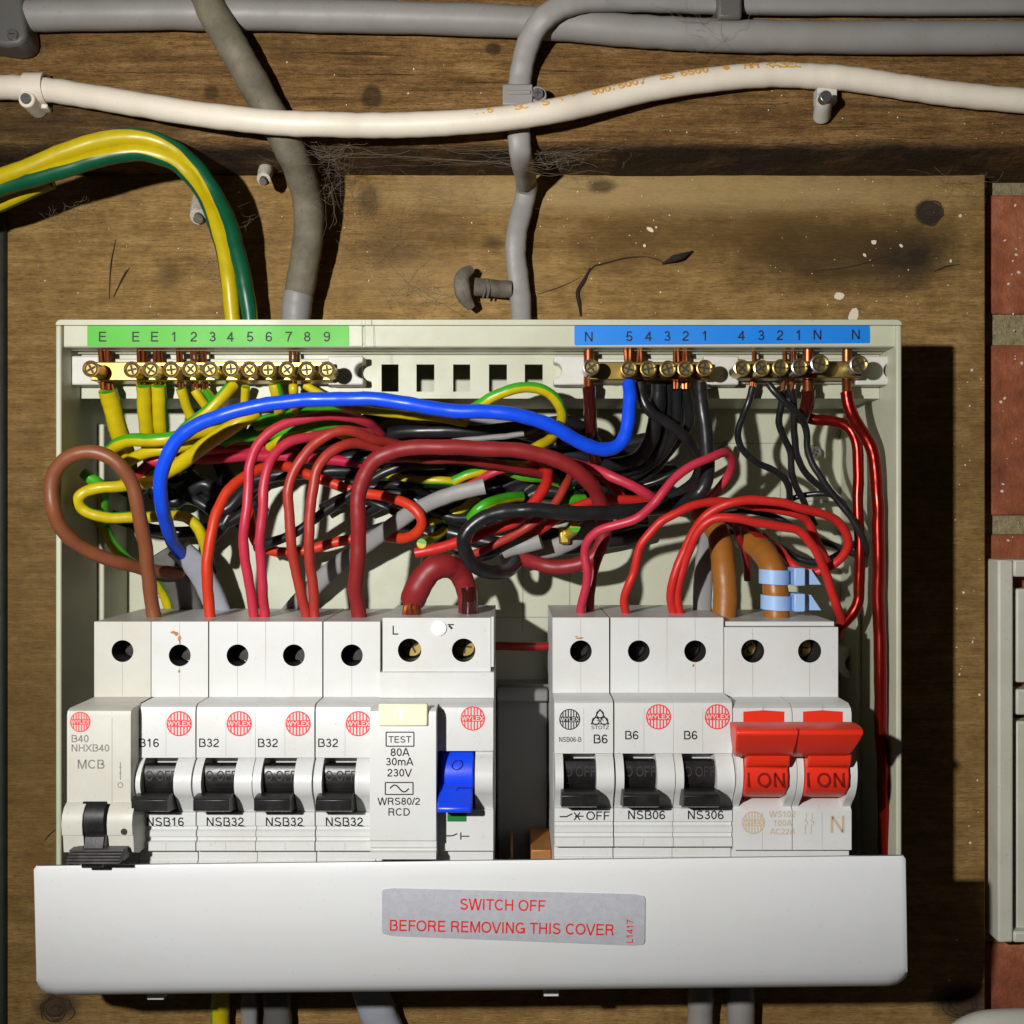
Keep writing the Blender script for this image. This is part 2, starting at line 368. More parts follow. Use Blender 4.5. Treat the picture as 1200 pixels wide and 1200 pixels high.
# ------------------------------------------------------------------ writing and logos
def _arc(cx, cy, rx, ry, a0, a1, n=9): return [(cx+rx*math.cos(math.radians(a)), cy+ry*math.sin(math.radians(a))) for a in np.linspace(a0, a1, n)]
def _ell(cx, cy, rx, ry, n=22): return ('c', _arc(cx, cy, rx, ry, 0, 360, n+1)[:-1])
_t, _b = .932, .068
GLYPH = {   # plain grotesque lettering drawn as strokes: advance, strokes (cap height 1)
 '0': (.774, [_ell(.387, .5, .255, .432)]), '1': (.774, [[(.15, .745), (.27, .765), (.365, .84), (.40, 1.0)], [(.433, 0), (.433, 1.0)]]),
 '2': (.774, [_arc(.387, .68, .25, .252, 175, -25, 10)+[(.48, .43), (.22, .25), (.13, _b+.03), (.13, _b), (.69, _b)]]),
 '3': (.774, [_arc(.375, .715, .215, .217, 165, -90, 10)+[(.30, .5)], [(.30, .503), (.38, .503)]+_arc(.385, .286, .255, .217, 85, -165, 12)]),
 '4': (.774, [[(.52, 0), (.52, .97)], [(.515, .93), (.10, .295), (.72, .295)]]), '5': (.774, [[(.655, _t), (.22, _t), (.155, .47)]+_arc(.38, .31, .265, .243, 138, -160, 12)]),
 '6': (.774, [_ell(.392, .30, .258, .232), _arc(.405, .585, .275, .347, 35, 180, 9)+[(.132, .45), (.134, .30)]]), '7': (.774, [[(.07, _t), (.69, _t), (.50, .62), (.39, .33), (.33, 0)]]),
 '8': (.774, [_ell(.387, .728, .215, .204), _ell(.387, .29, .258, .222)]), '9': (.774, [_ell(.382, .70, .258, .232), _arc(.369, .415, .275, .347, 215, 360, 9)+[(.642, .55), (.64, .70)]]),
 'A': (.929, [[(.06, 0), (.43, .97), (.50, .97), (.87, 0)], [(.20, .31), (.73, .31)]]), 'B': (.929, [('c', [(.17, _b), (.17, _t), (.52, _t)]+_arc(.55, .72, .20, .212, 80, -80, 7)+[(.45, .51), (.56, .51)]+_arc(.58, .29, .235, .222, 70, -80, 8))]),
 'C': (1.006, [_arc(.53, .5, .40, .435, 42, 318, 20)]), 'D': (1.006, [('c', [(.18, _b), (.18, _t), (.45, _t)]+_arc(.47, .5, .41, .432, 80, -80, 12)+[(.45, _b)])]),
 'E': (.929, [[(.83, _t), (.185, _t), (.185, _b), (.85, _b)], [(.2, .52), (.78, .52)]]), 'F': (.851, [[(.80, _t), (.185, _t), (.185, 0)], [(.2, .5), (.72, .5)]]),
 'G': (1.083, [_arc(.54, .5, .41, .435, 42, 325, 20)+[(.92, .44), (.57, .44)], [(.925, .45), (.925, 0)]]), 'H': (1.006, [[(.175, 0), (.175, 1)], [(.83, 0), (.83, 1)], [(.19, .52), (.82, .52)]]),
 'I': (.387, [[(.194, 0), (.194, 1)]]), 'K': (.929, [[(.18, 0), (.18, 1)], [(.83, 1), (.20, .38)], [(.40, .57), (.86, 0)]]), 'L': (.774, [[(.175, 1), (.175, _b), (.74, _b)]]),
 'M': (1.16, [[(.165, 0), (.165, .94), (.21, .94), (.58, .05), (.95, .94), (.995, .94), (.995, 0)]]), 'N': (1.006, [[(.175, 0), (.175, .93), (.22, .93), (.785, .07), (.83, .07), (.83, 1)]]),
 'O': (1.083, [_ell(.54, .5, .43, .435, 26)]), 'R': (1.006, [[(.18, 0), (.18, _t), (.58, _t)]+_arc(.60, .72, .225, .212, 80, -80, 8)+[(.58, .51), (.19, .51)], [(.58, .50), (.76, .40), (.80, .15), (.86, 0)]]),
 'S': (.929, [_arc(.465, .73, .30, .205, 25, 200, 10)+[(.26, .58), (.46, .51), (.66, .45)]+_arc(.465, .275, .325, .21, 25, -165, 12)]), 'T': (.851, [[(.03, _t), (.82, _t)], [(.425, .92), (.425, 0)]]),
 'U': (1.006, [[(.17, 1), (.17, .37)]+_arc(.50, .37, .33, .305, 185, 355, 10)+[(.83, .37), (.83, 1)]]), 'V': (.929, [[(.06, 1), (.43, .03), (.50, .03), (.87, 1)]]),
 'W': (1.315, [[(.06, 1), (.33, .03), (.385, .03), (.63, .96), (.685, .96), (.93, .03), (.985, .03), (1.255, 1)]]), 'X': (.929, [[(.06, 1), (.87, 0)], [(.85, 1), (.04, 0)]]),
 'Y': (.929, [[(.05, 1), (.465, .44), (.88, 1)], [(.465, .44), (.465, 0)]]), 'Z': (.851, [[(.07, _t), (.75, _t), (.75, .88), (.09, .12), (.09, _b), (.79, _b)]]),
 'm': (1.16, [[(.15, 0), (.15, .73)], [(.15, .5)]+_arc(.36, .46, .21, .205, 165, 10, 8)+[(.57, 0)], [(.58, .5)]+_arc(.79, .46, .21, .205, 165, 10, 8)+[(1.0, 0)]]),
 'x': (.7, [[(.06, .73), (.64, 0)], [(.62, .73), (.04, 0)]]), '/': (.387, [[(.03, 0), (.36, 1)]]), '-': (.464, [[(.06, .36), (.40, .36)]]), '.': (.387, [[(.194, 0), (.194, .15)]]), ' ': (.387, [])}
def _ribbon(pts, w, closed=False):
    p = [np.array(q, float) for q in pts]; n = len(p); L, R_ = [], []
    for i in range(n):
        a = p[i-1] if (i or closed) else None; c = p[(i+1) % n] if (i < n-1 or closed) else None
        d1 = (p[i]-a)/np.linalg.norm(p[i]-a) if a is not None else None; d2 = (c-p[i])/np.linalg.norm(c-p[i]) if c is not None else None
        if d1 is None: d1 = d2
        if d2 is None: d2 = d1
        nn = np.array((-(d1+d2)[1], (d1+d2)[0])); l = np.linalg.norm(nn); nn = nn/l if l > 1e-6 else np.array((-d1[1], d1[0]))
        k = min(1/max(.35, abs(nn.dot((-d1[1], d1[0])))), 2.2)
        L.append(p[i]+nn*w/2*k); R_.append(p[i]-nn*w/2*k)
    v = L+R_; f = [(i, i+1, n+i+1, n+i) for i in range(n-1)]
    if closed: f.append((n-1, 0, n, 2*n-1))
    return v, f
def text_geo(body, cap, align='CENTER', sx=1., bold=0., spacing=1.):
    V, Fc = [], []; x = 0.; sw = .15+bold
    for ch in body:
        adv, strokes = GLYPH[ch]
        for li, st_ in enumerate(strokes):
            closed = isinstance(st_, tuple); pts = st_[1] if closed else st_
            v, f = _ribbon(pts, sw, closed); b = len(V)
            V += [((q[0]+x)*sx*cap, (q[1]-.5)*cap, li) for q in v]; Fc += [[b+k for k in ff] for ff in f]
        x += adv*spacing
    wd = x*sx*cap; o = {'CENTER': -wd/2, 'LEFT': 0, 'RIGHT': -wd}[align]
    return [(a+o, b, c) for a, b, c in V], Fc
def text_into(mb, body, x, z, h, cap, m=0, align='CENTER', rot=0, sx=1., bold=0., spacing=1.):
    v, f = text_geo(body, cap, align, sx, bold, spacing)
    a = math.radians(rot); c, s = math.cos(a), math.sin(a)
    mb.add([(x+p*c-q*s, -h-.006*l, z+p*s+q*c) for p, q, l in v], f, m)
def letter(parent, items, h, mat, name='lettering'):
    """items: (text, px, py, cap px[, align, sx, rot]) at height h"""
    mb = MB(); k = (DB-h)/F
    for it in items:
        t, px, py, cap = it[:4]; al = it[4] if len(it) > 4 else 'CENTER'; sx = it[5] if len(it) > 5 else 1.; rot = it[6] if len(it) > 6 else 0
        text_into(mb, t, xm(px, h), zm(py, h), h, cap*k, 0, al, rot, sx)
    return mb.build(name, mat, parent)
def logo(parent, px, py, rpx, h, ink, base):
    k = (DB-h)/F; x, z, r = xm(px, h), zm(py, h), rpx*k
    mb = MB(); mb.disc(x, z, h, r, 0, 48)
    ri = r*.9; nb = 7; w = 2*ri/(nb*1.75)
    for i in range(nb):
        cx = -ri+(i+.5)*2*ri/nb
        for sg in (1, -1):
            pts = []
            a, b_ = cx-w/2, cx+w/2
            if abs(a) >= ri or abs(b_) >= ri: continue
            lo = r*.27; za, zb = math.sqrt(ri*ri-a*a), math.sqrt(ri*ri-b_*b_)
            if max(za, zb) < lo*1.15: continue
            pts = [(x+a, z+sg*lo), (x+b_, z+sg*lo), (x+b_, z+sg*max(zb, lo)), (x+a, z+sg*max(za, lo))]
            mb.add([(p_, -(h+.04), q) for p_, q in pts], [(0, 1, 2, 3)], 1)
    text_into(mb, 'WYLEX', x, z, h+.04, r*.36, 1, 'CENTER', 0, 1.02, .02, 1.02)
    return mb.build('logo', [ink, base], parent)

# ------------------------------------------------------------------ background: board, joist, brick, post, meter frame
mb = MB(); mb.box(xm(-160, 0), xm(1155, 0), -18, 0, zm(1420, 0), zm(190, 0))
bd = mb.build('backboard', M['board'], bevel=.6); tag(bd, 'stained brown plywood backboard behind the open fuse box', 'board')
beam_b = zm(170, 31)
mb = MB(); nseg = 60; xs = np.linspace(xm(-200, 31), xm(1420, 31), nseg)
rj = np.random.RandomState(3)
for i in range(nseg-1):
    pass
prof = lambda j: [(-30, 190), (31, 190), (31, beam_b+2.2+j*1.0), (29.6, beam_b+.6+j*.8), (27, beam_b-.3+j*.5), (-30, beam_b-.3)]
jj = np.convolve(rj.randn(nseg+6), np.ones(4)/4, 'same')[:nseg]
vv = [];
for i, x in enumerate(xs): vv += [(x, -h, z) for h, z in prof(jj[i])]
n = 6; ff = [tuple(range(n)), tuple(range((nseg-1)*n+n-1, (nseg-1)*n-1, -1))]
for i in range(nseg-1):
    for k in range(n): ff.append((i*n+k, (i+1)*n+k, (i+1)*n+(k+1) % n, i*n+(k+1) % n))
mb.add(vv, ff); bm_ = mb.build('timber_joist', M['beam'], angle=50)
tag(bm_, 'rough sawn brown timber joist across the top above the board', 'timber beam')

def brick_mats():
    m, nt, b = newmat('red_brick'); v = pos(nt, (1, 1, 1)); f = noise(nt, v, 70, 6, .7); f2 = noise(nt, v, 500, 4, .7)
    c = ramp(nt, f, [(.3, lin((112, 62, 40))), (.52, lin((152, 84, 54))), (.72, lin((182, 116, 80)))])
    c = mix(nt, math_(nt, 'MULTIPLY', ramp(nt, f2, [(.62, (0, 0, 0)), (.75, (1, 1, 1))]), .5), c, lin((190, 140, 110)))
    nt.links.new(c, b.inputs['Base Color']); b.inputs['Roughness'].default_value = .9; bump(nt, b, math_(nt, 'ADD', f, f2), .7, .001)
    m2, nt, b = newmat('lime_mortar'); v = pos(nt, (1, 1, 1)); f = noise(nt, v, 400, 6, .75)
    nt.links.new(ramp(nt, f, [(.3, lin((128, 116, 84))), (.7, lin((182, 168, 128)))]), b.inputs['Base Color']); b.inputs['Roughness'].default_value = .95; bump(nt, b, f, .9, .0015)
    return [m, m2]
HB = -8
mb = MB(); X0, X1 = xm(1120, HB), xm(1520, HB)
mb.box(X0, X1, HB-40, HB-1.6, zm(1420, HB), zm(150, HB), 1)
for y0, y1 in ((-10, 200), (228, 368), (404, 604), (626, 840), (866, 1082), (1106, 1300)):
    mb.box(xm(1120, HB), xm(1296, HB), HB-30, HB, zm(y1, HB), zm(y0, HB), 0)
    mb.box(xm(1316, HB), xm(1520, HB), HB-30, HB, zm(y1, HB), zm(y0, HB), 0)
bw = mb.build('brick_wall', brick_mats(), bevel=1.1, seg=3); tag(bw, 'red brick wall with pale mortar right of the backboard', 'brick wall')

mb = MB(); mb.box(xm(-120, 4), xm(3, 4), -20, 4, zm(1420, 4), zm(215, 4))
po = mb.build('metal_post', plastic('galvanised_grey', lin((62, 65, 60)), .6, .7, lin((38, 40, 34)), 120, .3, 0, .3), bevel=1.5)
tag(po, 'dull grey metal post standing at the left edge of the board', 'post')

M['meter'] = plastic('pale_meter_plastic', lin((206, 204, 188)), .5, .3, lin((150, 146, 124)), 60)
t = thing('meter_cabinet_frame', 'grey white plastic meter cabinet frame on the brick wall', 'cabinet frame', P(1170, 1105, HB))
hf = 4
mb = MB(); mb.box(xm(1170, hf), xm(1188, hf), HB+.2, hf, zm(1105, hf), zm(656, hf))
mb.box(xm(1188.1, hf), xm(1420, hf), HB+.2, hf, zm(676, hf), zm(656, hf)); mb.box(xm(1188.1, hf), xm(1420, hf), HB+.2, hf, zm(1105, hf), zm(1092, hf))
mb.build('frame', M['meter'], t, bevel=.8)
mb = MB(); mb.box(xm(1191, 1), xm(1420, 1), HB+.3, 1, zm(800, 1), zm(690, 1)); mb.box(xm(1191, 1), xm(1420, 1), HB+.3, 1, zm(838, 1), zm(808, 1)); mb.box(xm(1192, 1), xm(1420, 1), HB+.3, 0, zm(1090, 1), zm(846, 1))
mb.build('door_panel', M['meter'], t, bevel=.8)

mb = MB(); mb.tube([P(1105, 1262, 12), P(1118, 1225, 12), P(1142, 1206, 12), P(1180, 1200, 12), P(1300, 1199, 12)], 17*.3)
tag(mb.build('white_pipe', M['white2']), 'white rounded pipe bend low at the bottom right corner', 'pipe')

# ------------------------------------------------------------------ enclosure
HF = 55.0
BX0, BX1 = xm(65, HF), xm(1057, HF); BZ1 = zm(374.5, HF); BZ0 = -139.0
enc = thing('fuse_box_enclosure', 'open cream plastic fuse box enclosure screwed to the backboard', 'fuse box', ((BX0+BX1)/2, 0, BZ0))
tw = 1.7
mb = MB(); mb.box(BX0+1, BX1-1, .3, 3.6, BZ0, BZ1-1)
for px in (612, 667, 914): mb.box(xm(px, 4), xm(px, 4)+.35, 3.6, 3.75, zm(740, 4), zm(500, 4), 1)
for (a, b_, py) in ((560, 667, 724), (667, 760, 640), (830, 914, 520), (914, 1010, 588)): mb.box(xm(a, 4), xm(b_, 4), 3.6, 3.75, zm(py, 4), zm(py, 4)+.35, 1)
mb.build('back_panel', [M['box'], M['seam']], enc)
for sx in (0, 1):
    mb = MB()
    if sx == 0: mb.prism_h([(BX0, BZ0), (BX0+tw, BZ0), (BX0+tw, BZ1-tw-.02), (BX0, BZ1-tw-.02)], .3, HF)
    else: mb.prism_h([(BX1-tw, BZ0), (BX1, BZ0), (BX1, BZ1-tw-.02), (BX1-tw, BZ1-tw-.02)], .3, HF)
    if sx == 0: mb.box(BX0+tw, BX0+tw+2.2, 3.7, 26, BZ0, BZ1-30)
    else: mb.box(BX1-tw-1.6, BX1-tw, 3.7, 22, BZ0, BZ1-30)
    mb.build('side_wall', M['box'], enc, bevel=.5)
mb = MB(); r_ = 1.6; pr = [(BX0, BZ1-tw), (BX0, BZ1-r_)]
out = [(BX0+r_-r_*math.cos(a), BZ1-r_+r_*math.sin(a)) for a in np.linspace(0, math.pi/2, 6)]
out += [(BX1-r_+r_*math.sin(a), BZ1-r_+r_*math.cos(a)) for a in np.linspace(0, math.pi/2, 6)]
mb.prism_h(out+[(BX1, BZ1-tw), (BX0, BZ1-tw)][::1], .3, HF)
mb.build('top_wall', M['box'], enc, bevel=.35)
mb = MB(); mb.box(BX0+tw, BX1-tw, .3, 40, BZ0, BZ0+1.7); mb.build('bottom_wall', M['box'], enc)
# label rail, stepped ledges and the slotted terminal shelf
HL = 53.0
mb = MB(); mb.box(BX0+tw+.02, BX1-tw-.02, 46, HL, zm(407, HL), BZ1-tw-.03)
mb.box(xm(75, HL), xm(425.5, HL), HL-.2, HL+.35, zm(406.3, HL), zm(380, HL)); mb.box(xm(426.6, HL), xm(1050, HL), HL-.2, HL+.35, zm(406.3, HL), zm(380, HL))
mb.box(BX0+tw+.1, BX1-tw-.1, 38, 47.5, zm(411.5, 46), zm(404, 46)); mb.box(BX0+tw+.1, BX1-tw-.1, 36, 43, zm(415, 42), zm(408, 42))
mb.build('label_rail', M['box'], enc, bevel=.3)
HS = 40.0
slots = [(447, 467), (488, 509), (531, 551), (573, 594), (615, 636)]
mb = MB(); sx0, sx1 = BX0+tw+.15, BX1-tw-.15
za, zb, zc, zd = zm(411, HS), zm(427, HS), zm(459, HS), zm(467, HS)
mb.box(sx0, sx1, HS-1.6, HS, zb, za); mb.box(sx0, sx1, HS-1.6, HS, zd, zc)
e = [sx0]+[xm(p_, HS) for s_ in slots for p_ in s_]+[sx1]
for i in range(0, len(e), 2): mb.box(e[i], e[i+1], HS-1.6, HS, zc, zb)
mb.box(sx0, sx1, 3.8, HS-1.7, zd, zd+1.5)
mb.build('terminal_shelf', M['box'], enc)
gs = MB(); gs.prism_h([(xm(103, HL), zm(406, HL)), (xm(408.4, HL), zm(406, HL)), (xm(409.4, HL), zm(404, HL)), (xm(409.2, HL), zm(383, HL)), (xm(407.4, HL), zm(381, HL)), (xm(103, HL), zm(381, HL))], HL+.3, HL+.5)
gso = gs.build('label_strip', M['stgreen'], enc); gso['label'] = 'green earth terminal label strip'
letter(gso, [(c, x, 394.5, 11.5) for c, x in zip('EEE123456789', (120, 159, 181, 204, 227, 249, 270, 293, 315, 338, 360, 383))], HL+.56, M['ink'])
bs = MB(); bs.prism_h([(xm(674, HL), zm(405, HL)), (xm(1018, HL), zm(402.5, HL)), (xm(1019, HL), zm(400, HL)), (xm(1018.5, HL), zm(379.5, HL)), (xm(675, HL), zm(380.6, HL)), (xm(673, HL), zm(383, HL)), (xm(673, HL), zm(403, HL))], HL+.3, HL+.5)
bso = bs.build('label_strip', M['stblue'], enc); bso['label'] = 'blue neutral terminal label strip'
letter(bso, [(c, x, 394.5-(x-690)*.008, 11.5) for c, x in zip('N543214321NN', (690, 737.5, 760, 782, 803.5, 826, 869, 892, 914, 936, 958, 1003))], HL+.56, M['inknavy'])
# back screw, screw boss
mb = MB(); k = (DB-4)/F
mb.cyl(xm(956, 8), zm(530, 8), 3.6, 7.2, 3.0, 0, 28, 2.2)
for a in range(4):
    an = a*math.pi/2+.4; mb.cyl(xm(956, 8)+.9*math.cos(an), zm(530, 8)+.9*math.sin(an), 7.2, 7.28, .32, 1, 10)
mb.build('fixing_screw', [M['steel'], M['hole']], enc, bevel=.3)
mb = MB(); cx, cz = xm(1000, 14), zm(777, 14)
n = 32
v = [(cx+r*math.cos(2*math.pi*i/n), -h, cz+r*math.sin(2*math.pi*i/n)) for r, h in ((6.2, 3.7), (5.7, 15), (3.2, 15), (2.6, 8), (1.7, 8), (1.7, 3.8)) for i in range(n)]
f = [(j*n+i, j*n+(i+1) % n, (j+1)*n+(i+1) % n, (j+1)*n+i) for j in range(5) for i in range(n)]
mb.add(v, f, 0); mb.build('screw_boss', M['box'], enc)
mb = MB(); mb.holed(xm(166, 5), xm(206, 5), zm(724, 5), zm(670, 5), xm(186, 5), zm(705, 5), 1.7, 5.2, 1.4, 3.7, 0, 1); mb.build('fixing_plate', [M['box'], M['hole']], enc)
# blanking plate / mounting rail between the two banks
t = thing('mounting_rail', 'grey mounting rail plate seen in the gap between breaker banks', 'rail', (3, -8, -118))
mb = MB(); mb.box(-128, 100, 4, 14, -95, -60); mb.build('rail', M['steel'], t)
mb = MB(); mb.box(-5.0, 12.0, 14.1, 24, -126, zm(810, 24)); mb.prism_x([(24, zm(822, 26)), (28.5, zm(822, 28)), (28.5, zm(811, 28)), (27.5, zm(808, 28)), (24, zm(808, 28))], -5.0, 12.0); mb.build('blanking_plate', M['dingrey'], t, bevel=.6)
mb = MB(); mb.box(xm(622, 50), xm(646, 50), 26, 50, zm(1030, 50), zm(996, 50)); mb.box(xm(598, 50), xm(601, 50), 26, 48, zm(1030, 50), zm(998, 50)); mb.build('busbar_tab', plastic('tarnished_copper', lin((176, 120, 66)), .5, .5, lin((110, 70, 36)), 200, .1, 0, .4), t, bevel=.4)
mb = MB(); mb.box(-129, -5.4, 20, 34, -118, -110); mb.box(12.6, 100, 20, 34, -118, -110); mb.build('busbar', M['copper'], t)

# ------------------------------------------------------------------ terminal bars
def screw_part(parent, px, py, h0=50.3, h1=60, r=2.55, mat=None, tilt=0):
    mb = MB(); x, z = xm(px, h1), zm(py, h1)
    n = 26; prof = [(h0, r*.82), (h1-.7, r*.86), (h1-.7, r), (h1-.15, r), (h1, r*.86), (h1-.25, r*.66), (h1-.55, r*.6)]
    v = [(x+rr*math.cos(2*math.pi*i/n), -hh, z+rr*math.sin(2*math.pi*i/n)) for hh, rr in prof for i in range(n)]
    f = [(j*n+i, j*n+(i+1) % n, (j+1)*n+(i+1) % n, (j+1)*n+i) for j in range(len(prof)-1) for i in range(n)]
    mb.add(v, f[:-2*n], 0); mb.add(v, f[-2*n:]+[tuple((len(prof)-1)*n+i for i in range(n))], 2)
    a = tilt; 
    for k in range(2):
        b_ = a+k*math.pi/2; c, s = math.cos(b_), math.sin(b_); L, wd = r*.56, r*.13
        q = [(-L, -wd), (L, -wd), (L, wd), (-L, wd)]
        mb.add([(x+p_*c-q_*s, -(h1-.5+.01*k), z+p_*s+q_*c) for p_, q_ in q], [(0, 1, 2, 3)], 1)
    for k in range(4):   # notches on the rim
        b_ = a+k*math.pi/2; mb.cyl(x+r*.8*math.cos(b_), z+r*.8*math.sin(b_), h1-.3, h1+.03, r*.13, 1, 8)
    return mb.build('screw', [mat or M['screw'], M['hole'], M['brassdark']], parent)
def notch_plate(mb, x0, x1, z0, z1, h0, h1, left=False, right=False, m=0):
    zc = (z0+z1)/2; r = (z1-z0)*.27; pts = [(x0, z0), (x1, z0)]
    if right: pts += [(x1-r*1.1*math.sin(a), zc-r*math.cos(a)) for a in np.linspace(0, math.pi, 12)]
    pts += [(x1, z1), (x0, z1)]
    if left: pts += [(x0+r*1.1*math.sin(a), zc+r*math.cos(a)) for a in np.linspace(0, math.pi, 12)]
    mb.prism_h(pts, h0, h1, m)
def tbar(label, x0, x1, bars, screws, metal, ly, ry, notch):
    hc, hb = 47., 52.
    t = thing('terminal_bar', label, 'terminal bar', P((x0+x1)/2, 450, HS), 'terminal bars on the shelf')
    mb = MB()
    z1, z0 = zm(417, hc), zm(451, hc)
    blocks = ly
    for (a, b_, nl, nr) in blocks: notch_plate(mb, xm(a, hc), xm(b_, hc), z0, z1, HS+.1, hc, nl, nr)
    mb.box(xm(x0+8, 44), xm(x1-8, 44), HS+.1, 43.5, zm(449, 44), zm(420, 44))
    mb.build('carrier', M['carrier'], t, bevel=.5)
    for (a, b_, ty, by) in bars:
        mb = MB(); mb.box(xm(a, hb), xm(b_, hb), 43.6, hb, zm(by, hb), zm(ty, hb)); mb.build('brass_bar', metal, t, bevel=.35)
    for i, (sx, sy) in enumerate(screws): screw_part(t, sx, sy, 51, 60 if i % 3 else 61.2, 2.55 if sy > 428 else 2.85, (M['screw'], M['screw2'], M['screw'], M['steel'], M['brassdark'])[(i*7+int(sx)) % 5] if sx < 955 else M['steel'], random.uniform(0, 1.5))
    return t
tbar('brass earth terminal bar on white carriers under the green strip', 70, 425, [(106, 388, 424, 446)],
     [(106, 432), (154, 433), (176, 433), (200, 433), (222.5, 432), (245.5, 433), (270, 432), (292, 433), (313.5, 433), (336, 433), (359, 433), (383, 433)], M['brass'],
     [(70, 116, True, False), (384, 426, False, True)], None, 0)
tbar('brass neutral terminal bar feeding thick black wires beside the blue wire', 650, 850, [(690, 832, 424, 445)],
     [(693, 430), (737, 432), (760, 432), (783, 432), (803.5, 432), (826, 431)], M['brassdark'],
     [(649, 692, True, False), (825, 866, False, False)], None, 0)
tbar('brass neutral terminal bar feeding thin black wires, near right wall', 862, 1045, [(866, 1010, 423, 443)],
     [(870, 431), (893, 431), (915, 430.5), (937.5, 430), (961, 426), (1007, 427)], M['brassdark'],
     [(1003, 1046, False, True)], None, 0)

# ------------------------------------------------------------------ breakers
HT, HN = 60., 73.
ZT = zm(728.5, HT); ZS = zm(816.5, HT); ZNB = zm(998, HN); ZB = -122.8
PITCH = 17.5
def terminal_block(mb, x0, x1, ztop=ZT, holes=None, gap=.12, py=763, r=3.35, seams=True):
    """upper block with screw recess(es); mats 0 body 1 hole 2 seam 3 screw"""
    x0 += gap; x1 -= gap; holes = holes or 1
    mb.box(x0, x1, 16, 47, ztop, ZS-.05)
    w = (x1-x0)/holes
    for i in range(holes):
        a, b_ = x0+i*w, x0+(i+1)*w; cx = (a+b_)/2; cz = zm(py, HT)
        mb.holed(a, b_, ZS-.05, ztop, cx, cz, r, HT, 11, 47, 0, 1)
        mb.cyl(cx, cz, 47.05, 51, r*.82, 3, 24)
        an = .5+i; c, s = math.cos(an), math.sin(an)
        for (L, wd) in ((r*.6, .3), (.3, r*.6)):
            q = [(-L, -wd), (L, -wd), (L, wd), (-L, wd)]; mb.add([(cx+p_*c-q_*s, -(51.04+.02*(wd > L)), cz+p_*s+q_*c) for p_, q_ in q], [(0, 1, 2, 3)], 1)
        for (z0, z1) in ((cz+r+.15, ztop-.3), (ZS+.2, cz-r-.15)) if seams else (): mb.box(cx-.06, cx+.06, HT, HT+.03, z0, z1, 2)
def lower_block(mb, x0, x1, holes=1, gap=.12):
    mb.box(x0+gap, x1-gap, 16, 70.5, ZB, ZNB-.1); mb.box(x0+gap, x1-gap, 70.55, 70.9, ZB, ZNB-3.4); w = (x1-x0)/holes
    for i in range(holes): mb.box(x0+(i+.5)*w-.06, x0+(i+.5)*w+.06, 70.9, 70.93, ZB, ZNB-3.5, 2)
zn = lambda py: zm(py, HN)
def mcb_body(x0):
    x1 = x0+PITCH; mb = MB(); terminal_block(mb, x0, x1, py=768); lower_block(mb, x0, x1)
    g = .14
    pr = [(20, ZS-.1), (HN-2.0, ZS-.1), (HN-.4, ZS-.9), (HN, ZS-2.1), (HN, zn(888)), (65, zn(893)), (63, zn(920)), (65, zn(948)), (HN-.3, zn(953)), (HN-.3, zn(968)), (HN-1.6, zn(970)), (HN-1.6, zn(973)), (HN-.5, zn(975)), (HN-.5, zn(981)), (HN-1.3, zn(982)), (HN-1.3, zn(986)), (HN, zn(987)), (HN, zn(997)), (HN-.8, zn(998)), (20, zn(998))]
    mb.prism_x(pr, x0+g, x1-g, 0)
    cx = (x0+x1)/2
    mb.box(cx-.05, cx+.05, HN, HN+.03, zn(886), ZS-2.4, 2); mb.box(cx-.06, cx+.06, HN, HN+.03, zn(996), zn(988), 2)
    mb.box(x0+g, x1-g, HN, HN+.04, zn(997.4), zn(996.6), 2)
    # curved cheeks either side of the lever
    for a, b_ in ((x0+.2, x0+2.6), (x0+12.2, x1-.2)):
        arc = [(HN-.6, zn(885))]+[(64+13.2*math.sin(t), zn(915)+8.3*math.cos(t)) for t in np.linspace(.62, 2.2, 12)]+[(HN-1, zn(952)), (63, zn(952)), (63, zn(885))]
        mb.prism_x(arc, a, b_, 0)
    mb.cyl(x0+11.6, zn(922), 60, 60.1, .1, 0, 6)
    return mb
def pp(q): return [(h_, zm(y_, h_)) for h_, y_ in q]
def mcb_lever(x0, parent, mat, up=False):
    mb = MB(); a, b_ = x0+2.7, x0+12.1
    mb.prism_x(pp([(62, 893), (71.5, 894.5), (73.2, 897), (74.0, 904), (74.2, 913), (73.8, 922), (72.5, 930), (62, 945)]), a, b_, 0)
    lp = pp([(70, 926), (74, 928), (78, 930), (81, 934), (82, 938), (82, 950), (80, 951.5), (76, 949), (70, 948)])
    mb.prism_x(lp, a-.9, b_-.1, 0)
    mb.box(a+.6, b_-.6, 73.6, 74.25, zn(922.0), zn(921.2))
    o = mb.build('lever', mat, parent, bevel=.35)
    e = MB(); text_into(e, 'O OFF', (a+b_)/2+.3, zm(909, 74.2), 74.26, 3.0, 0, 'CENTER', 0, .72, -.02)
    e.build('embossing', M['blacksoft'], o)
    return o
XL = -127.8
mats_b = [M['white'], M['hole'], M['seam'], M['brassdark']]
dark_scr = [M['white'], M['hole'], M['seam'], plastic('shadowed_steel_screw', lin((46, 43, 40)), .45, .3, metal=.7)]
x0 = XL+PITCH
proto = thing('circuit_breaker', 'white circuit breaker marked B16 with black lever and NSB16', 'circuit breaker', (x0+PITCH/2, -20, ZB), 'small white circuit breakers with black levers')
mcb_body(x0).build('body', dark_scr, proto, bevel=.42, seg=3); mcb_lever(x0, proto, M['black'])
breakers = [(0, 'B16', 'NSB16', None)]
order = [(1, 'B32', 'NSB32', 'white B32 breaker next to the B16 breaker, fed by two pink wires'),
         (2, 'B32', 'NSB32', 'white B32 breaker between two others, fed by two brick red wires'),
         (3, 'B32', 'NSB32', 'white B32 breaker beside the cream test button, fed by one thick red wire')]
XR = 12.4
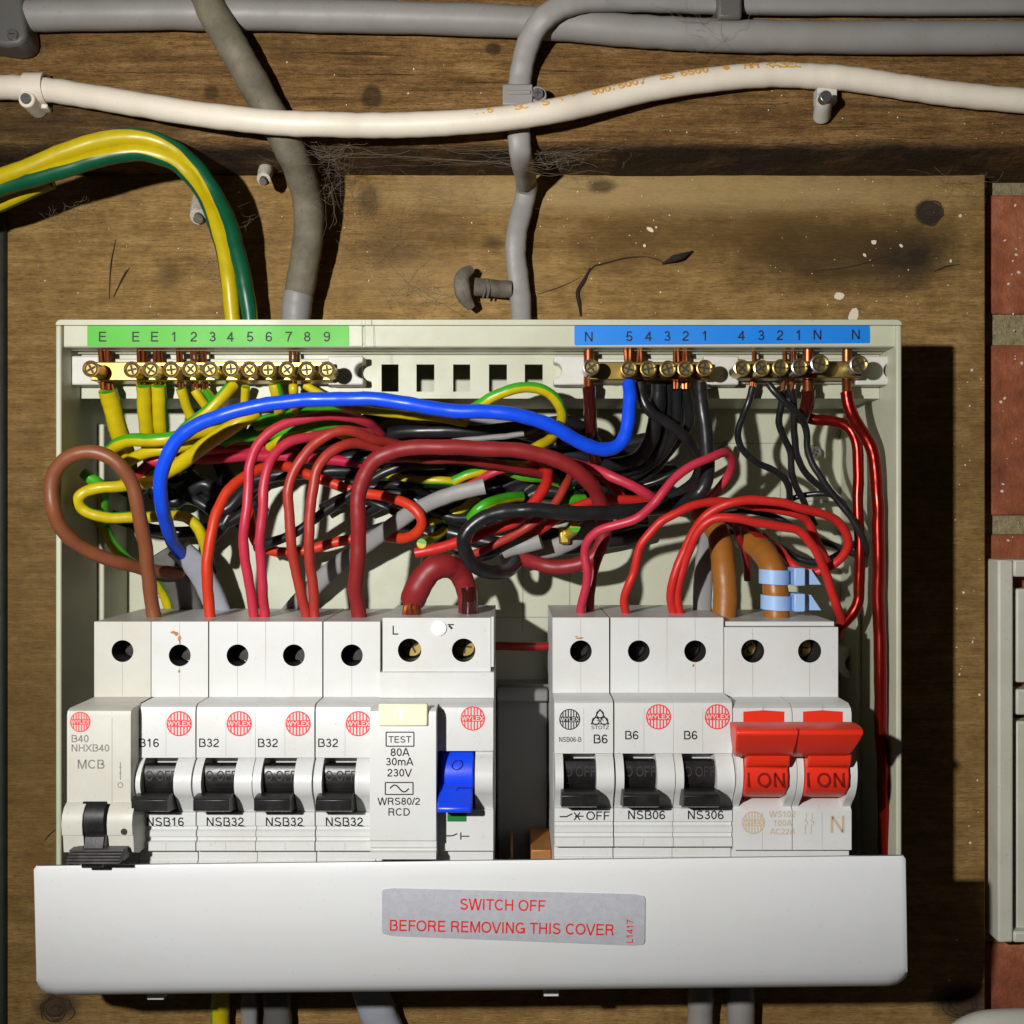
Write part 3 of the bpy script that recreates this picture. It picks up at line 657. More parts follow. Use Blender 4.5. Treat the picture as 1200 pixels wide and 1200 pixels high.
def dress(t, xo, rating, code):
    # writing is placed on the nose face, measured from the breaker's left edge
    h = HN+.06; pxl = 600+xo*F/(DB-h)
    letter(t, [(rating, pxl+2.5, 870.5, 10, 'LEFT')], h, M['ink'])
    letter(t, [(code, pxl+34, 963, 10.2, 'CENTER', 1.0)], HN-.24, M['ink'])
    logo(t, pxl+50.5, 848, 14.8, h, M['inklogo'], M['white'])
for k, ra, co, lb in order:
    t = copy_tree(proto, k*PITCH); t['label'] = lb; t.rotation_euler.y = (0, .0022, -.0016, .0012)[k]; dress(t, x0+k*PITCH, ra, co)
rb = []
for k, lb in ((0, 'white B6 breaker with black logo and OFF mark beside the gap'), (1, 'white B6 breaker with red logo marked NSB06, next to the black logo breaker'), (2, 'white B6 breaker with smudged NSB06 mark beside the red main switch')):
    dx = XR+k*17.45-x0; t = copy_tree(proto, dx, None, 1.25); t['label'] = lb; t['group'] = 'small white circuit breakers with black levers'; rb.append((t, XR+k*17.45)); t.rotation_euler.y = (-.0015, .002, -.001)[k]
dress(proto, x0, 'B16', 'NSB16')
for (t, xo) in rb[1:]:
    h = HN+.06; pxl = 600+xo*F/(DB-h)
    letter(t, [('B6', pxl+12, 861.5, 10, 'LEFT')], h, M['ink'])
    letter(t, [('NSB06' if xo < 40 else 'NS306', pxl+38, 955, 10.2)], HN-.24, M['ink']); logo(t, pxl+52, 840, 14.8, h, M['inklogo'], M['white'])
t, xo = rb[0]; h = HN+.06
logo(t, 668, 843, 12.3, h, M['ink'], M['white']); letter(t, [('NSB06-B', 668.5, 866.5, 5.6, 'CENTER', .82), ('B6', 704, 866, 10.5), ('STOTZ', 703.5, 852.5, 4.2, 'CENTER', 1.1), ('SK', 703.5, 842.5, 5)], h, M['ink'])
mb = MB(); k_ = (DB-h)/F
def line2(mb, pts, w, h, m=0):
    for (a, b_), (c, d) in zip(pts[:-1], pts[1:]):
        A = np.array((xm(a, h), zm(b_, h))); B = np.array((xm(c, h), zm(d, h))); D = B-A; L = np.linalg.norm(D)
        if L < 1e-6: continue
        D /= L; Nn = np.array((-D[1], D[0]))*w*k_/2
        q = [A-Nn, B-Nn, B+Nn, A+Nn]; mb.add([(p_[0], -h, p_[1]) for p_ in q], [(0, 1, 2, 3)], m)
def arcp(cx, cy, r, a0, a1, n=14): return [(cx+r*math.cos(math.radians(a)), cy+r*math.sin(math.radians(a))) for a in np.linspace(a0, a1, n)]
for cx, cy in ((703.5, 837), (698.5, 845), (708.5, 845)): line2(mb, arcp(cx, cy, 4.2, 0, 360, 18), 1.3, h)
line2(mb, [(703.5, 831), (693, 848.5), (714, 848.5), (703.5, 831)], 1.2, h+.02)
mb.build('approval_mark', M['ink'], t)
h2 = HN-.24; letter(t, [('OFF', 701, 956, 10.2)], h2, M['ink'], 'lettering')
mb = MB(); line2(mb, [(656, 957), (664, 957), (671, 953.5)], 1.5, h2); line2(mb, [(673, 952), (680, 961)], 1.4, h2); line2(mb, [(673, 961), (680, 952)], 1.4, h2+.02); line2(mb, [(674, 956.5), (684, 956.5)], 1.5, h2+.03); mb.build('switch_symbol', M['ink'], t)

# taller first breaker (lever thrown right down)
t = thing('circuit_breaker', 'taller pale breaker marked B40 MCB with lever thrown down, leftmost', 'circuit breaker', (XL+PITCH/2, -20, ZB))
H4 = 80.; z4 = lambda py: zm(py, H4)
mb = MB(); terminal_block(mb, XL, XL+PITCH); lower_block(mb, XL, XL+PITCH)
pr = [(20, ZS-.1), (H4-2, ZS-.1), (H4-.4, ZS-.7), (H4, ZS-2), (H4, z4(942)), (70, z4(946)), (70, z4(985)), (H4-5, z4(1003)), (20, z4(1003))]
mb.prism_x(pr, XL+.15, XL+PITCH+.9)
pxl = 600+XL*F/(DB-H4)
mb.box(xm(131, H4), xm(131, H4)+.15, H4, H4+.03, z4(940), ZS-2.4, 2)
for a, b_ in ((73, 97), (126, 155.5)):
    arc = [(H4-.4, z4(939)), (H4+1.8, z4(944)), (H4+3.2, z4(952)), (H4+3.6, z4(962)), (H4+3.2, z4(975)), (H4+2.6, z4(976)), (H4+2.4, z4(982)), (H4+2, z4(996)), (H4-2, z4(1002)), (70, z4(1002)), (70, z4(939))]
    mb.prism_x(arc, xm(a, H4+3), xm(b_, H4+3))
mb.build('body', [M['white2'], M['hole'], M['seam'], dark_scr[3]], t, bevel=.4)
mb = MB(); mb.cyl_x(xm(97, H4), xm(126, H4), 75.5, z4(962), 7.2, 0, 40)
mb.prism_x([(82.3, z4(972)), (84.5, z4(974)), (87, z4(1000)), (87, z4(1008)), (80, z4(1008)), (79, z4(975))], xm(100, H4+4), xm(124, H4+4))
lv = mb.build('lever', M['black'], t, bevel=.3)
mb = MB(); 
for i in range(5): mb.box(xm(78+i*.4, 89), xm(142-i*.2, 89), 84+i*.5, 87.4+i*.75, zm(1000.5+i*2.6, 89), zm(998.4+i*2.6, 89))
mb.box(xm(80, 89), xm(141, 89), 82, 86.5, zm(1013, 89), zm(1000, 89)); mb.build('ribbed_grip', plastic('dusty_black_plastic', lin((58, 56, 56)), .45, .5, lin((110, 106, 100)), 300), lv, bevel=.12)
h = H4+.06; logo(t, 94, 846, 12, h, M['inklogo'], M['white2'])
letter(t, [('B40', 83, 865.5, 8.6, 'LEFT'), ('NHXB40', 83, 876.5, 8.4, 'LEFT'), ('MCB', 106.5, 895.5, 10.6)], h, M['inkgrey'])
mb = MB(); line2(mb, [(141, 893), (141, 914)], .9, h); line2(mb, [(139.5, 899), (142.5, 899)], .8, h+.02); line2(mb, [(139.5, 906), (142.5, 906)], .8, h+.02); line2(mb, arcp(141, 920, 3, 0, 360, 16), .9, h); mb.build('switch_symbol', M['inkgrey'], t)
mb = MB(); mb.cyl(xm(146, H4+3), zm(974, H4+3), H4+2.6, H4+3.6, .9, 0, 16); mb.build('rivet_hole', M['hole'], t)
mb = MB(); mb.box(XL-5.0, XL-.05, 40, 42, zm(781, 42), zm(776, 42)); mb.cyl(XL+.3, zm(780, 50), 44, 52, 2.2); mb.build('side_pin', M['cream'], t, bevel=.3)

# RCD
XD0 = XL+5*PITCH; XD1 = XD0+2*PITCH-.2
t = thing('residual_current_device', 'double width RCD with blue lever and cream test button', 'safety switch', ((XD0+XD1)/2, -20, ZB))
mb = MB(); zt = zm(724, HT)
terminal_block(mb, XD0+.6, XD1-.9, zt, 2, .15, 762, 3.6, False); lower_block(mb, XD0, XD1, 2)
mb.box(XD0+.1, XD1, 20, HT+2.2, ZS+.05, zm(788, HT+2.2))
mb.box(XD1-.85, XD1-.1, 20, HT+.7, zm(781, HT), zt+.4)
XM = xm(511, 80)
pr = [(20, ZS-.1), (78, ZS-.1), (79.6, ZS-.8), (80, ZS-2), (80, zm(985, 80)), (79, zm(987, 80)), (79, zm(993, 80)), (79.6, zm(994, 80)), (78.6, zm(995, 80)), (78.6, zm(998, 80)), (80, zm(999, 80)), (80, zm(1007, 80)), (20, zm(1007, 80))]
mb.prism_x(pr, XD0-.5, XM)
pr = [(20, ZS-.1), (HN-2.5, ZS-.1), (HN-.5, ZS-1), (HN, ZS-2.5), (HN, zn(880)), (65, zn(884)), (63, zn(915)), (66, zn(946)), (HN, zn(949)), (HN, zn(997)), (20, zn(997))]
mb.prism_x(pr, XM+.02, XD1)
arc = [(HN-.6, zn(876))]+[(64+12.6*math.sin(q), zn(912)+8.6*math.cos(q)) for q in np.linspace(.62, 2.2, 12)]+[(HN-1, zn(950)), (63, zn(950)), (63, zn(876))]
mb.prism_x(arc, xm(557, HN), XD1-.1)
mb.build('body', mats_b, t, bevel=.42, seg=3)
mb = MB(); hb = 81.; mb.box(xm(443.5, hb), xm(501, hb), 79, hb, zm(851, hb), zm(825, hb)); tb = mb.build('test_button', M['cream'], t, bevel=.4)
e = MB(); text_into(e, 'T', xm(470, hb), zm(838, hb), hb+.04, 3.2, 0, 'CENTER', 0, 1.1, .12); e.build('embossing', plastic('pale_cream', lin((240, 238, 226)), .4, 0), tb)
mb = MB(); mb.cyl_x(xm(517, HN), xm(555, HN), 66, zn(912), 8.4, 0, 40)
mb.prism_x([(73, zn(912)), (76, zn(922)), (81, zn(932)), (82.5, zn(936)), (82.5, zn(942)), (80, zn(943)), (70, zn(946))], xm(514, HN+2), xm(554, HN+2)); lv = mb.build('lever', M['bluelev'], t, bevel=.5)
mb = MB(); line2(mb, arcp(534.5, 896, 6, 0, 360, 20), 1.1, 74.5); line2(mb, [(528, 925), (528, 921), (546, 921)], 1.2, 80.6); mb.build('embossing', plastic('deep_blue', lin((20, 40, 150)), .5, 0), lv)
mb = MB(); mb.box(xm(524, HN), xm(547, HN), HN-1, HN+.1, zn(963), zn(952.5)); mb.build('indicator_window', M['greenlev'], t, bevel=.2)
h = 80.07; letter(t, [('TEST', 468.5, 866.5, 7.6), ('80A', 468.5, 881.5, 9.2), ('30mA', 468, 892.5, 9), ('230V', 468, 905.5, 9), ('WRS80/2', 467.5, 939, 8.4), ('RCD', 467.5, 951.5, 8.8)], h, M['ink'])
mb = MB()
for (a, b_, c, d) in ((452.5, 858, 485, 874.5), (451.5, 917, 484, 931)): line2(mb, [(a, b_), (c, b_), (c, d), (a, d), (a, b_)], 1.3, h)
line2(mb, [(457+i*1.1, 924-4*math.sin(i*2*math.pi/20)) for i in range(21)], 1.5, h+.02); mb.build('waveform_symbol', M['ink'], t)
letter(t, [('L', 463, 738.5, 10.5)], HT+.06, M['ink'])
mb = MB(); line2(mb, [(524.5, 732), (532, 732)], 1.5, HT+.06); line2(mb, [(526, 733), (530, 737)], 2.6, HT+.08); mb.build('contact_symbol', M['ink'], t)
mb = MB(); mb.cyl(xm(514.5, HT), zm(736, HT), HT, HT+.7, 2.35); mb.build('marker_plug', plastic('bright_white', lin((244, 244, 240)), .3, .05), t, bevel=.25)
mb = MB(); line2(mb, [(523, 979.5), (530, 979.5), (536, 977)], 1.5, HN+.06); line2(mb, [(540, 975.5), (540, 984)], 1.5, HN+.06); line2(mb, [(541, 980), (550, 980)], 1.4, HN+.06); mb.build('switch_symbol', M['ink'], t)
logo(t, 554, 842, 14.3, HN+.06, M['inklogo'], M['white'])

# main switch
XS0 = XR+3*17.45; XS1 = XS0+35.0
t = thing('main_switch', 'double width main switch with large red linked ON lever', 'main switch', ((XS0+XS1)/2, -20, ZB))
mb = MB(); HM = 73.; zk = lambda py: zm(py, HM)
terminal_block(mb, XS0, XS1, zm(735, HT), 2, .1, 763, 3.55); lower_block(mb, XS0, XS1, 2)
mb.box(XS0+.2, XS1-.9, 18, HT-1.5, zm(734, HT)-.02, zm(729, HT))
half = (XS1-XS0)/2
for i in (0, 1):
    a = XS0+i*half; b_ = a+half
    pr = [(20, ZS-.1), (HM-3, ZS-.1), (HM-.7, ZS-1.2), (HM, ZS-2.6), (HM, zk(858)), (64, zk(862)), (62, zk(905)), (66, zk(938)), (HM-2, zk(942)), (HM, zk(950)), (HM, zk(996)), (20, zk(996))]
    mb.prism_x(pr, a+.12, b_-.12)
    for (p0, p1) in ((a+.1, a+2.0), (b_-2.6, b_-.1)):
        arc = [(64, zk(868))]+[(65+13.5*math.sin(q), zk(902)+12.0*math.cos(q)) for q in np.linspace(.55, 2.45, 16)]+[(HM-1.5, zk(949)), (62, zk(949))]
        mb.prism_x(arc, p0, p1)
    mb.box((a+b_)/2-.05, (a+b_)/2+.05, HM, HM+.03, zk(997), zk(951), 2); mb.box((a+b_)/2-.05, (a+b_)/2+.05, HM, HM+.03, zk(832), zk(826), 2)
mb.build('body', mats_b, t, bevel=.42, seg=3)
for pxs in ((871, 919), (941, 987.5)):
    mb = MB(); mb.prism_h([(xm(pxs[0], HM), zk(852)), (xm(pxs[1], HM), zk(852)), (xm(pxs[1], HM), zk(834)), (xm((pxs[0]+pxs[1])/2, HM), zk(832.5)), (xm(pxs[0], HM), zk(834))], HM-1, HM+.08)
    mb.build('indicator_window', M['red'], t)
mb = MB(); hh = 88.; zh = lambda py: zm(py, hh)
bar = [(80, zh(852)), (86.5, zh(851.5)), (89.2, zh(854.5)), (89.6, zh(859)), (88, zh(868)), (85.0, zh(884)), (81.5, zh(893)), (79, zh(893)), (79, zh(870))]
xa, xb = xm(861.5, hh), xm(1011, hh)
vb = len(mb.v); mb.prism_x(bar, xa, xb)
v = list(mb.v)
for i in range(len(bar)):
    for s_, base in ((1.2, 0), (-2.4, len(bar))):
        x, y, z = v[vb+base+i]; tt = (zh(853)-z)/(zh(853)-zh(893)); v[vb+base+i] = (x+s_*max(0, tt)**1.5, y, z)
mb.v = v
for i in (0, 1):
    a = XS0+i*half+2.2; b_ = a+half-5.0
    mb.prism_x([(64, zh(868)), (82, zh(874)), (82.2, zh(895)), (81, zm(898, 81)), (79.6, zm(899, 80)), (80.0, zm(910, 80)), (79.5, zm(922, 80)), (77, zm(932, 78)), (72, zm(936, 74)), (64, zm(930, 70))], a, b_)
lv = mb.build('linked_lever', M['red'], t, bevel=.6, seg=3)
mb = MB(); xj = xm(935, 89.4)
mb.prism_x([(86.0, zm(851.2, 86.4)), (89.5, zm(854.3, 89.2)), (89.9, zm(859, 89.6)), (88.3, zm(868, 88)), (85.3, zm(884, 85)), (84.5, zm(880, 85))], xj-.11, xj+.11); mb.build('link_seam', M['redtxt'], lv)
e = MB()
for px in (896, 966): text_into(e, 'I ON', xm(px+2, 80), zm(914, 80), 80.06, 4.1, 0, 'CENTER', 0, .95, .02, 1.05)
e.build('embossing', M['redtxt'], lv)
logo(t, 883, 964, 13.4, HM+.06, M['inktan'], M['white'])
letter(t, [('WS102', 917, 954, 6.8), ('100A', 917, 964.5, 6.8), ('AC22A', 917, 974.5, 6.6)], HM+.06, M['inktan']); letter(t, [('N', 981.5, 966, 20)], HM+.06, M['inktan'])
mb = MB()
for dx in (0, 7): line2(mb, [(945+dx, 953), (945+dx, 960), (943+dx, 962), (947+dx, 963), (944+dx, 968), (943.5+dx, 978)], .9, HM+.06)
mb.build('switch_symbol', M['inktan'], t)

# rusty smears round the screw holes: flakes of dried rust on the plastic
def smear(parent, spots, h):
    mb = MB(); k = (DB-h)/F; rs = np.random.RandomState(5)
    for (px, py, rx, rz) in spots:
        n = 14; mb.add([(xm(px, h)+k*rx*math.cos(q)*(.6+.7*rs.rand()), -h, zm(py, h)+k*rz*math.sin(q)*(.6+.7*rs.rand())) for q in np.linspace(0, 2*math.pi, n, endpoint=False)], [tuple(range(n))])
    return mb.build('rust_smear', plastic('rust_smear', lin((176, 118, 62)), .8, .3), parent)
smear(proto, [(203, 741, 3, 2), (207, 743, 3, 2.5), (210, 748, 2, 3.5), (211, 753, 1, 3), (210, 787, 1.5, 2)], HT+.05)
smear(rb[0][0], [(679, 748, 4, 1), (676, 746, 2, .8), (682, 747.5, 2, .8)], HT+.05); smear(rb[2][0], [(813, 780, 1.5, 2)], HT+.05)

# ------------------------------------------------------------------ cover
HC = 80.
t = thing('cover', 'white curved lower cover carrying a silver warning sticker', 'cover', P(550, 1160, HC))
TL, TR, BL, BR = (43, 1017), (1058, 1005), (46.5, 1163), (1060.5, 1152)
def CV(u, v, h=HC):
    a = np.array(TL)*(1-u)+np.array(TR)*u; b_ = np.array(BL)*(1-u)+np.array(BR)*u; p_ = a*(1-v)+b_*v; return p_
mb = MB(); prof = [(0, 0, HC)]+[(v, 0, HC+1.2*math.sin(v*math.pi*.9)) for v in np.linspace(.02, .9, 12)]
rows = [(0, HC-1.6)]+[(v, HC+1.0*math.sin(v*2.2)) for v in (0, .01, .1, .2, .3, .4, .5, .6, .7, .8, .86, .9)]+[(.95, HC+.6), (.972, HC+.1), (.986, HC-.8), (.996, HC-2.2), (1.0, HC-4.2), (1.0, HC-20)]
us = [0, .001, .004, .01, .02]+list(np.linspace(.03, .97, 30))+[.98, .99, .996, .999, 1]
vv = []
for v_, h_ in rows:
    for u_ in us:
        p_ = CV(u_, v_); e_ = min(u_, 1-u_); drop = 0
        if v_ > .9 and e_ < .02: drop = (1-math.sqrt(max(0, 1-(1-e_/.02)**2)))*4.0*(v_-.9)/.1
        hv = h_-9*v_**2.2; x, z = xm(p_[0], hv), zm(p_[1], hv); vv.append((x, -hv, z+drop))
nu = len(us); ff = [(i*nu+j, i*nu+j+1, (i+1)*nu+j+1, (i+1)*nu+j) for i in range(len(rows)-1) for j in range(nu-1)]
b0 = len(vv)
for side in (0, nu-1):   # side returns
    base = len(vv)
    for i in range(1, len(rows)):
        x, y, z = vv[i*nu+side]; vv.append((x+(.3 if side == 0 else -.3), max(y, -(HC-9*rows[i][0]**2.2-27*max(0, min(1, (rows[i][0]-.05)*2.5)))), z))
    ff += [(i*nu+side, (i+1)*nu+side, base+i, base+i-1) for i in range(1, len(rows)-1)]
mb.add(vv, ff); cvo = mb.build('shell', M['cover'], t, angle=40)
sm = cvo.modifiers.new('wall', 'SOLIDIFY'); sm.thickness = .0016; sm.offset = 0
def CH(py): v_ = (py-1011)/146.; return HC+1.0*math.sin(v_*2.2)-9*max(0, v_)**2.2+1.05
def lay(mb):      # lay flat sheets drawn at the cover's nominal depth onto its leaning face
    out = []
    for x, y, z in mb.v:
        h0 = -y; py = 600-z*F/(DB-HC); px = 600+x*F/(DB-HC); hh_ = CH(py)+(h0-HC); out.append((xm(px, hh_), -hh_, zm(py, hh_)))
    mb.v = out; return mb
mb = MB(); n_ = 12
A0, A1, B0, B1 = (447.5, 1040.5), (756, 1048), (447.5, 1096.5), (755.5, 1108.5)
vv = []
for i in range(n_+1):
    for j in range(25):
        u_, v_ = j/24, i/n_; e_ = .35 if (i in (0, n_) and j in (0, 24)) else 0
        px = (A0[0]*(1-u_)+A1[0]*u_)*(1-v_)+(B0[0]*(1-u_)+B1[0]*u_)*v_; py = (A0[1]*(1-u_)+A1[1]*u_)*(1-v_)+(B0[1]*(1-u_)+B1[1]*u_)*v_
        if e_: px += 1.8*(1 if j == 0 else -1); py += 1.8*(1 if i == 0 else -1)
        vv.append((xm(px, HC), -(HC+.12), zm(py, HC)))
mb.add(vv, [(i*25+j, i*25+j+1, (i+1)*25+j+1, (i+1)*25+j) for i in range(n_) for j in range(24)])
sk = lay(mb).build('warning_sticker', M['silver'], t)
for items in ([('SWITCH OFF', 589, 1060.5, 13, .9, -1.2), ('BEFORE REMOVING THIS COVER', 588, 1087, 13, .9, -1.2), ('L1417', 738, 1091.5, 7.6, .95, 89)],):
    mb = MB()
    for (tx, px, py, cap, sx_, ro) in items: text_into(mb, tx, xm(px, HC), zm(py, HC), HC+.2, cap*(DB-HC)/F, 0, 'CENTER', ro, sx_)
    lay(mb).build('lettering', M['inkred'], sk)
for a, b_, y in ((172, 192, 1172), (637, 655, 1168)):
    mb = MB(); mb.box(xm(a, 54), xm(b_, 54), 44, 54, zm(y, 54), zm(y-16, 54)); mb.build('clip_tab', M['cover'], t, bevel=.3)

# ------------------------------------------------------------------ wires
def wire(name, label, cat, mat, r, pts, group=None, bare=None, off=0., twist=0., flat=None, tip=None):
    pts = [P(*p_) for p_ in pts]; hm = -np.mean([p_[1] for p_ in pts]); rm = (r if np.isscalar(r) else np.mean(r))*(DB-hm)/F
    R = rm if np.isscalar(r) else [q*(DB-hm)/F for q in r]
    mb = MB(); mb.tube(pts, R, 0, 16 if rm < 3 else 22, 7, off, twist, flat, wob=.34 if rm < 3.2 else .2)
    if bare:
        t = thing(name, label, cat, pts[-1], group); mb.build('insulation', M[mat], t)
        bp = [P(*p_) for p_ in bare[1]]; c = MB(); nst = bare[0]; rs = np.random.RandomState(len(label))
        if nst == 1: c.tube(bp, rm*.8)
        else:
            for k in range(nst):
                an = 2*math.pi*k/nst+.3; o_ = np.array((math.cos(an)*rm*.5, math.sin(an)*rm*.4, 0))
                c.tube([p_+o_*(1+.25*rs.randn()) for p_ in bp], rm*(.36 if nst < 5 else .28), 0, 8)
        c.build('conductor', M['copper'], t); return t
    o = mb.build(name, M[mat]); return tag(o, label, cat, group)

G_R, G_E, G_B = 'red live wires inside the fuse box', 'green and yellow earth wires inside the fuse box', 'black neutral wires inside the fuse box'
# brown loop and blue arc, in front
wire('brown_wire', 'brown wire making a round loop past the left box edge', 'wire', 'w_brown', 8.2, [(184, 740, 45), (178, 705, 47), (172, 660, 51), (166, 615, 56), (156, 570, 60), (137, 542, 63), (108, 529, 64), (78, 537, 64), (62, 562, 63), (62, 596, 62), (78, 627, 58), (108, 648, 52), (142, 660, 46), (172, 667, 38), (192, 670, 32), (212, 672, 26)])
wire('blue_wire', 'thick blue wire arching from neutral bar across the whole box', 'wire', 'w_blue', 8.3, [(737, 449, 52), (738, 470, 55), (736, 500, 57), (727, 520, 58), (708, 528, 59), (682, 520, 61), (655, 503, 64), (620, 489, 66), (570, 483, 67), (520, 480, 67), (470, 472, 67), (420, 467, 67), (370, 468, 67), (320, 473, 66), (270, 483, 66), (235, 496, 65), (209, 514, 64), (194, 540, 62), (188, 570, 59), (190, 597, 54), (197, 620, 46), (204, 637, 37), (214, 652, 28)], bare=(4, [(737, 452, 52), (737, 430, 48), (737, 409, 47)]))
wire('grey_cable', 'pale grey flat cable sheath behind the brown and blue wires', 'cable', 'w_ltgrey', 14, [(208, 641, 31), (228, 662, 27), (246, 692, 22), (262, 730, 18), (280, 775, 14)], flat=.5)
wire('grey_cable', 'darker grey wide cable sheath just behind the brown wire', 'cable', 'w_dkgrey', 17, [(186, 648, 24), (203, 672, 22), (217, 700, 18), (228, 740, 14), (235, 780, 12)], flat=.55)
# reds from the left bank
wire('red_wire', 'orange red wire from the B16 breaker looping behind to the centre', 'wire', 'w_orange', 6.2, [(246, 742, 45), (246, 715, 46), (243, 680, 48), (244, 645, 49), (251, 610, 48), (264, 580, 45), (284, 560, 41), (308, 549, 36), (336, 547, 32), (362, 556, 29), (392, 567, 29), (425, 578, 30), (455, 583, 33), (478, 590, 36), (492, 603, 37), (495, 615, 36), (487, 626, 34), (470, 631, 30), (440, 628, 25), (405, 633, 23), (368, 643, 22), (330, 647, 21), (302, 638, 18), (294, 612, 15), (290, 570, 12)], G_R)
wire('pink_wire', 'left of two pink red wires entering the first B32 breaker', 'wire', 'w_pink', 5.8, [(299, 742, 45), (297, 722, 46), (293, 690, 49), (288, 660, 51), (286, 632, 53), (288, 605, 54), (290, 575, 54), (293, 545, 54), (302, 522, 53), (320, 505, 52), (345, 493, 50), (375, 487, 48), (405, 488, 45), (430, 495, 40), (448, 510, 30), (458, 528, 20)], G_R)
wire('pink_wire', 'right of two pink red wires entering the first B32 breaker', 'wire', 'w_pink', 5.8, [(310, 742, 45), (309, 715, 46), (308, 690, 49), (306, 655, 51), (305, 630, 53), (307, 600, 54), (309, 572, 54), (315, 545, 53), (328, 526, 51), (352, 514, 48), (378, 509, 43), (405, 505, 36), (440, 508, 26), (480, 520, 18)], G_R)
wire('red_wire', 'brick red wire bowing left into the middle B32 breaker', 'wire', 'w_brick', 6, [(360, 742, 45), (358, 718, 46), (352, 690, 49), (345, 662, 51), (341, 635, 53), (339, 605, 54), (338, 580, 55), (343, 556, 55), (354, 535, 55), (372, 518, 54), (392, 507, 53), (412, 505, 51), (435, 513, 46), (462, 521, 38), (500, 528, 26), (545, 535, 20)], G_R)
wire('red_wire', 'straighter brick red wire into the middle B32 breaker', 'wire', 'w_brick', 6, [(369, 742, 45), (368, 715, 46), (367, 690, 48), (364, 660, 50), (362, 630, 52), (363, 600, 53), (366, 575, 53), (372, 550, 53), (384, 533, 52), (402, 522, 50), (422, 520, 46), (445, 526, 40), (480, 534, 30), (520, 538, 22), (570, 543, 18), (612, 550, 16)], G_R)
wire('red_wire', 'thick dull red wire arching from the last B32 breaker to centre', 'wire', 'w_crimson', 9, [(424, 745, 45), (421, 720, 46), (417, 695, 49), (418, 665, 52), (420, 635, 54), (420, 605, 56), (421, 577, 57), (429, 552, 58), (446, 534, 59), (475, 526, 59), (515, 524, 59), (560, 525, 58), (605, 528, 57), (640, 535, 56), (668, 547, 54), (690, 564, 51), (702, 585, 46), (708, 612, 41), (704, 640, 39), (688, 657, 38), (662, 664, 37), (638, 663, 36), (618, 657, 32), (600, 648, 26)], G_R)
wire('red_wire', 'very thick dark red cable loop on top of the RCD', 'wire', 'w_crimson', [15, 15, 15, 14.5, 14, 13.5, 12.5, 12, 12, 12], [(484, 703, 47), (487, 695, 49), (494, 682, 50), (505, 668, 50), (519, 663, 49), (533, 667, 46), (543, 680, 44), (548, 698, 43), (549, 725, 43), (549, 745, 43)], G_R, bare=(9, [(485, 702, 48.5), (484, 715, 49), (484, 740, 48)]))
wire('wire_sleeve', 'short dark glossy sleeve standing on the RCD terminal', 'sleeve', 'w_sleeve', 10, [(549, 688, 47), (550, 700, 47), (550, 725, 46), (550, 740, 46)])
# black loop
wire('black_wire', 'thick black wire hooking round in the centre from neutral bar', 'wire', 'w_black', 8.4, [(820, 450, 49), (823, 475, 50), (827, 507, 50), (829, 540, 49), (826, 566, 47), (813, 582, 46), (790, 591, 47), (760, 597, 49), (727, 600, 52), (693, 601, 54), (660, 600, 56), (625, 598, 57), (597, 599, 57), (570, 605, 57), (552, 617, 57), (544, 633, 56), (548, 653, 54), (560, 666, 51), (578, 672, 46), (596, 668, 38), (608, 655, 30), (612, 636, 22)], G_B)
# black bundle from the first neutral bar
for (lb, r, pts) in (
    ('black wire slanting right under the 5 and 4 terminals', 6.3, [(750, 449, 50), (753, 468, 51), (762, 482, 51), (780, 494, 50), (798, 508, 48), (812, 523, 44), (819, 540, 38), (816, 562, 30), (796, 577, 22), (760, 586, 16)]),
    ('fattest black wire curving left under the blue bend', 8.8, [(772, 449, 47), (771, 475, 45), (767, 500, 42), (761, 520, 38), (748, 536, 34), (728, 544, 28), (700, 545, 20), (650, 548, 14)]),
    ('black wire bending left just right of the fattest one', 8, [(782, 449, 45), (783, 475, 42), (780, 500, 38), (773, 525, 33), (757, 542, 28), (733, 553, 20), (690, 560, 14)]),
    ('slim black wire under terminal 3 with bare strands', 6, [(793, 456, 48), (794, 480, 45), (791, 505, 40), (780, 527, 33), (762, 545, 26), (735, 562, 18), (700, 575, 12)]),
    ('slim black wire under terminal 2 bulging to the right', 6, [(803, 456, 47), (807, 478, 44), (808, 495, 40), (798, 512, 34), (782, 532, 27), (765, 552, 20), (745, 572, 14)])):
    wire('black_wire', lb, 'wire', 'w_black', r, pts, G_B, bare=(4, [pts[0], (pts[0][0]+1, 430, 47), (pts[0][0], 410, 46)]) if r < 6.4 else None)
wire('black_wire', 'thin glossy black wire rising to the right behind the pink hairpin', 'wire', 'w_black', 3.6, [(750, 570, 26), (772, 562, 28), (800, 551, 28), (835, 535, 24), (850, 520, 16)], G_B)
# hairpin pink and reds of the right bank
wire('pink_wire', 'pink red wire with a hairpin loop, into the black logo breaker', 'wire', 'w_pink', 5.2, [(682, 742, 45), (681, 718, 46), (685, 695, 49), (688, 672, 51), (685, 650, 52), (688, 635, 54), (701, 623, 56), (722, 616, 58), (746, 607, 59), (764, 592, 59), (777, 576, 59), (792, 560, 58), (812, 546, 57), (835, 534, 55), (850, 530, 52), (858, 538, 48), (856, 553, 43), (845, 570, 38), (828, 583, 30), (800, 592, 22), (760, 596, 15)], G_R)
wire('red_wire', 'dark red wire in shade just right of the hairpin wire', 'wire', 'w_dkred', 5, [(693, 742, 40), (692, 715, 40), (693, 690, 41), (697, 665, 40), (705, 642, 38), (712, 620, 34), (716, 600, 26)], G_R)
wire('red_wire', 'pinkish red wire sloping down right under the blue bend', 'wire', 'w_pink', 6, [(660, 540, 30), (685, 547, 34), (706, 553, 38), (727, 562, 40), (745, 572, 40), (762, 583, 38), (785, 596, 30)], G_R)
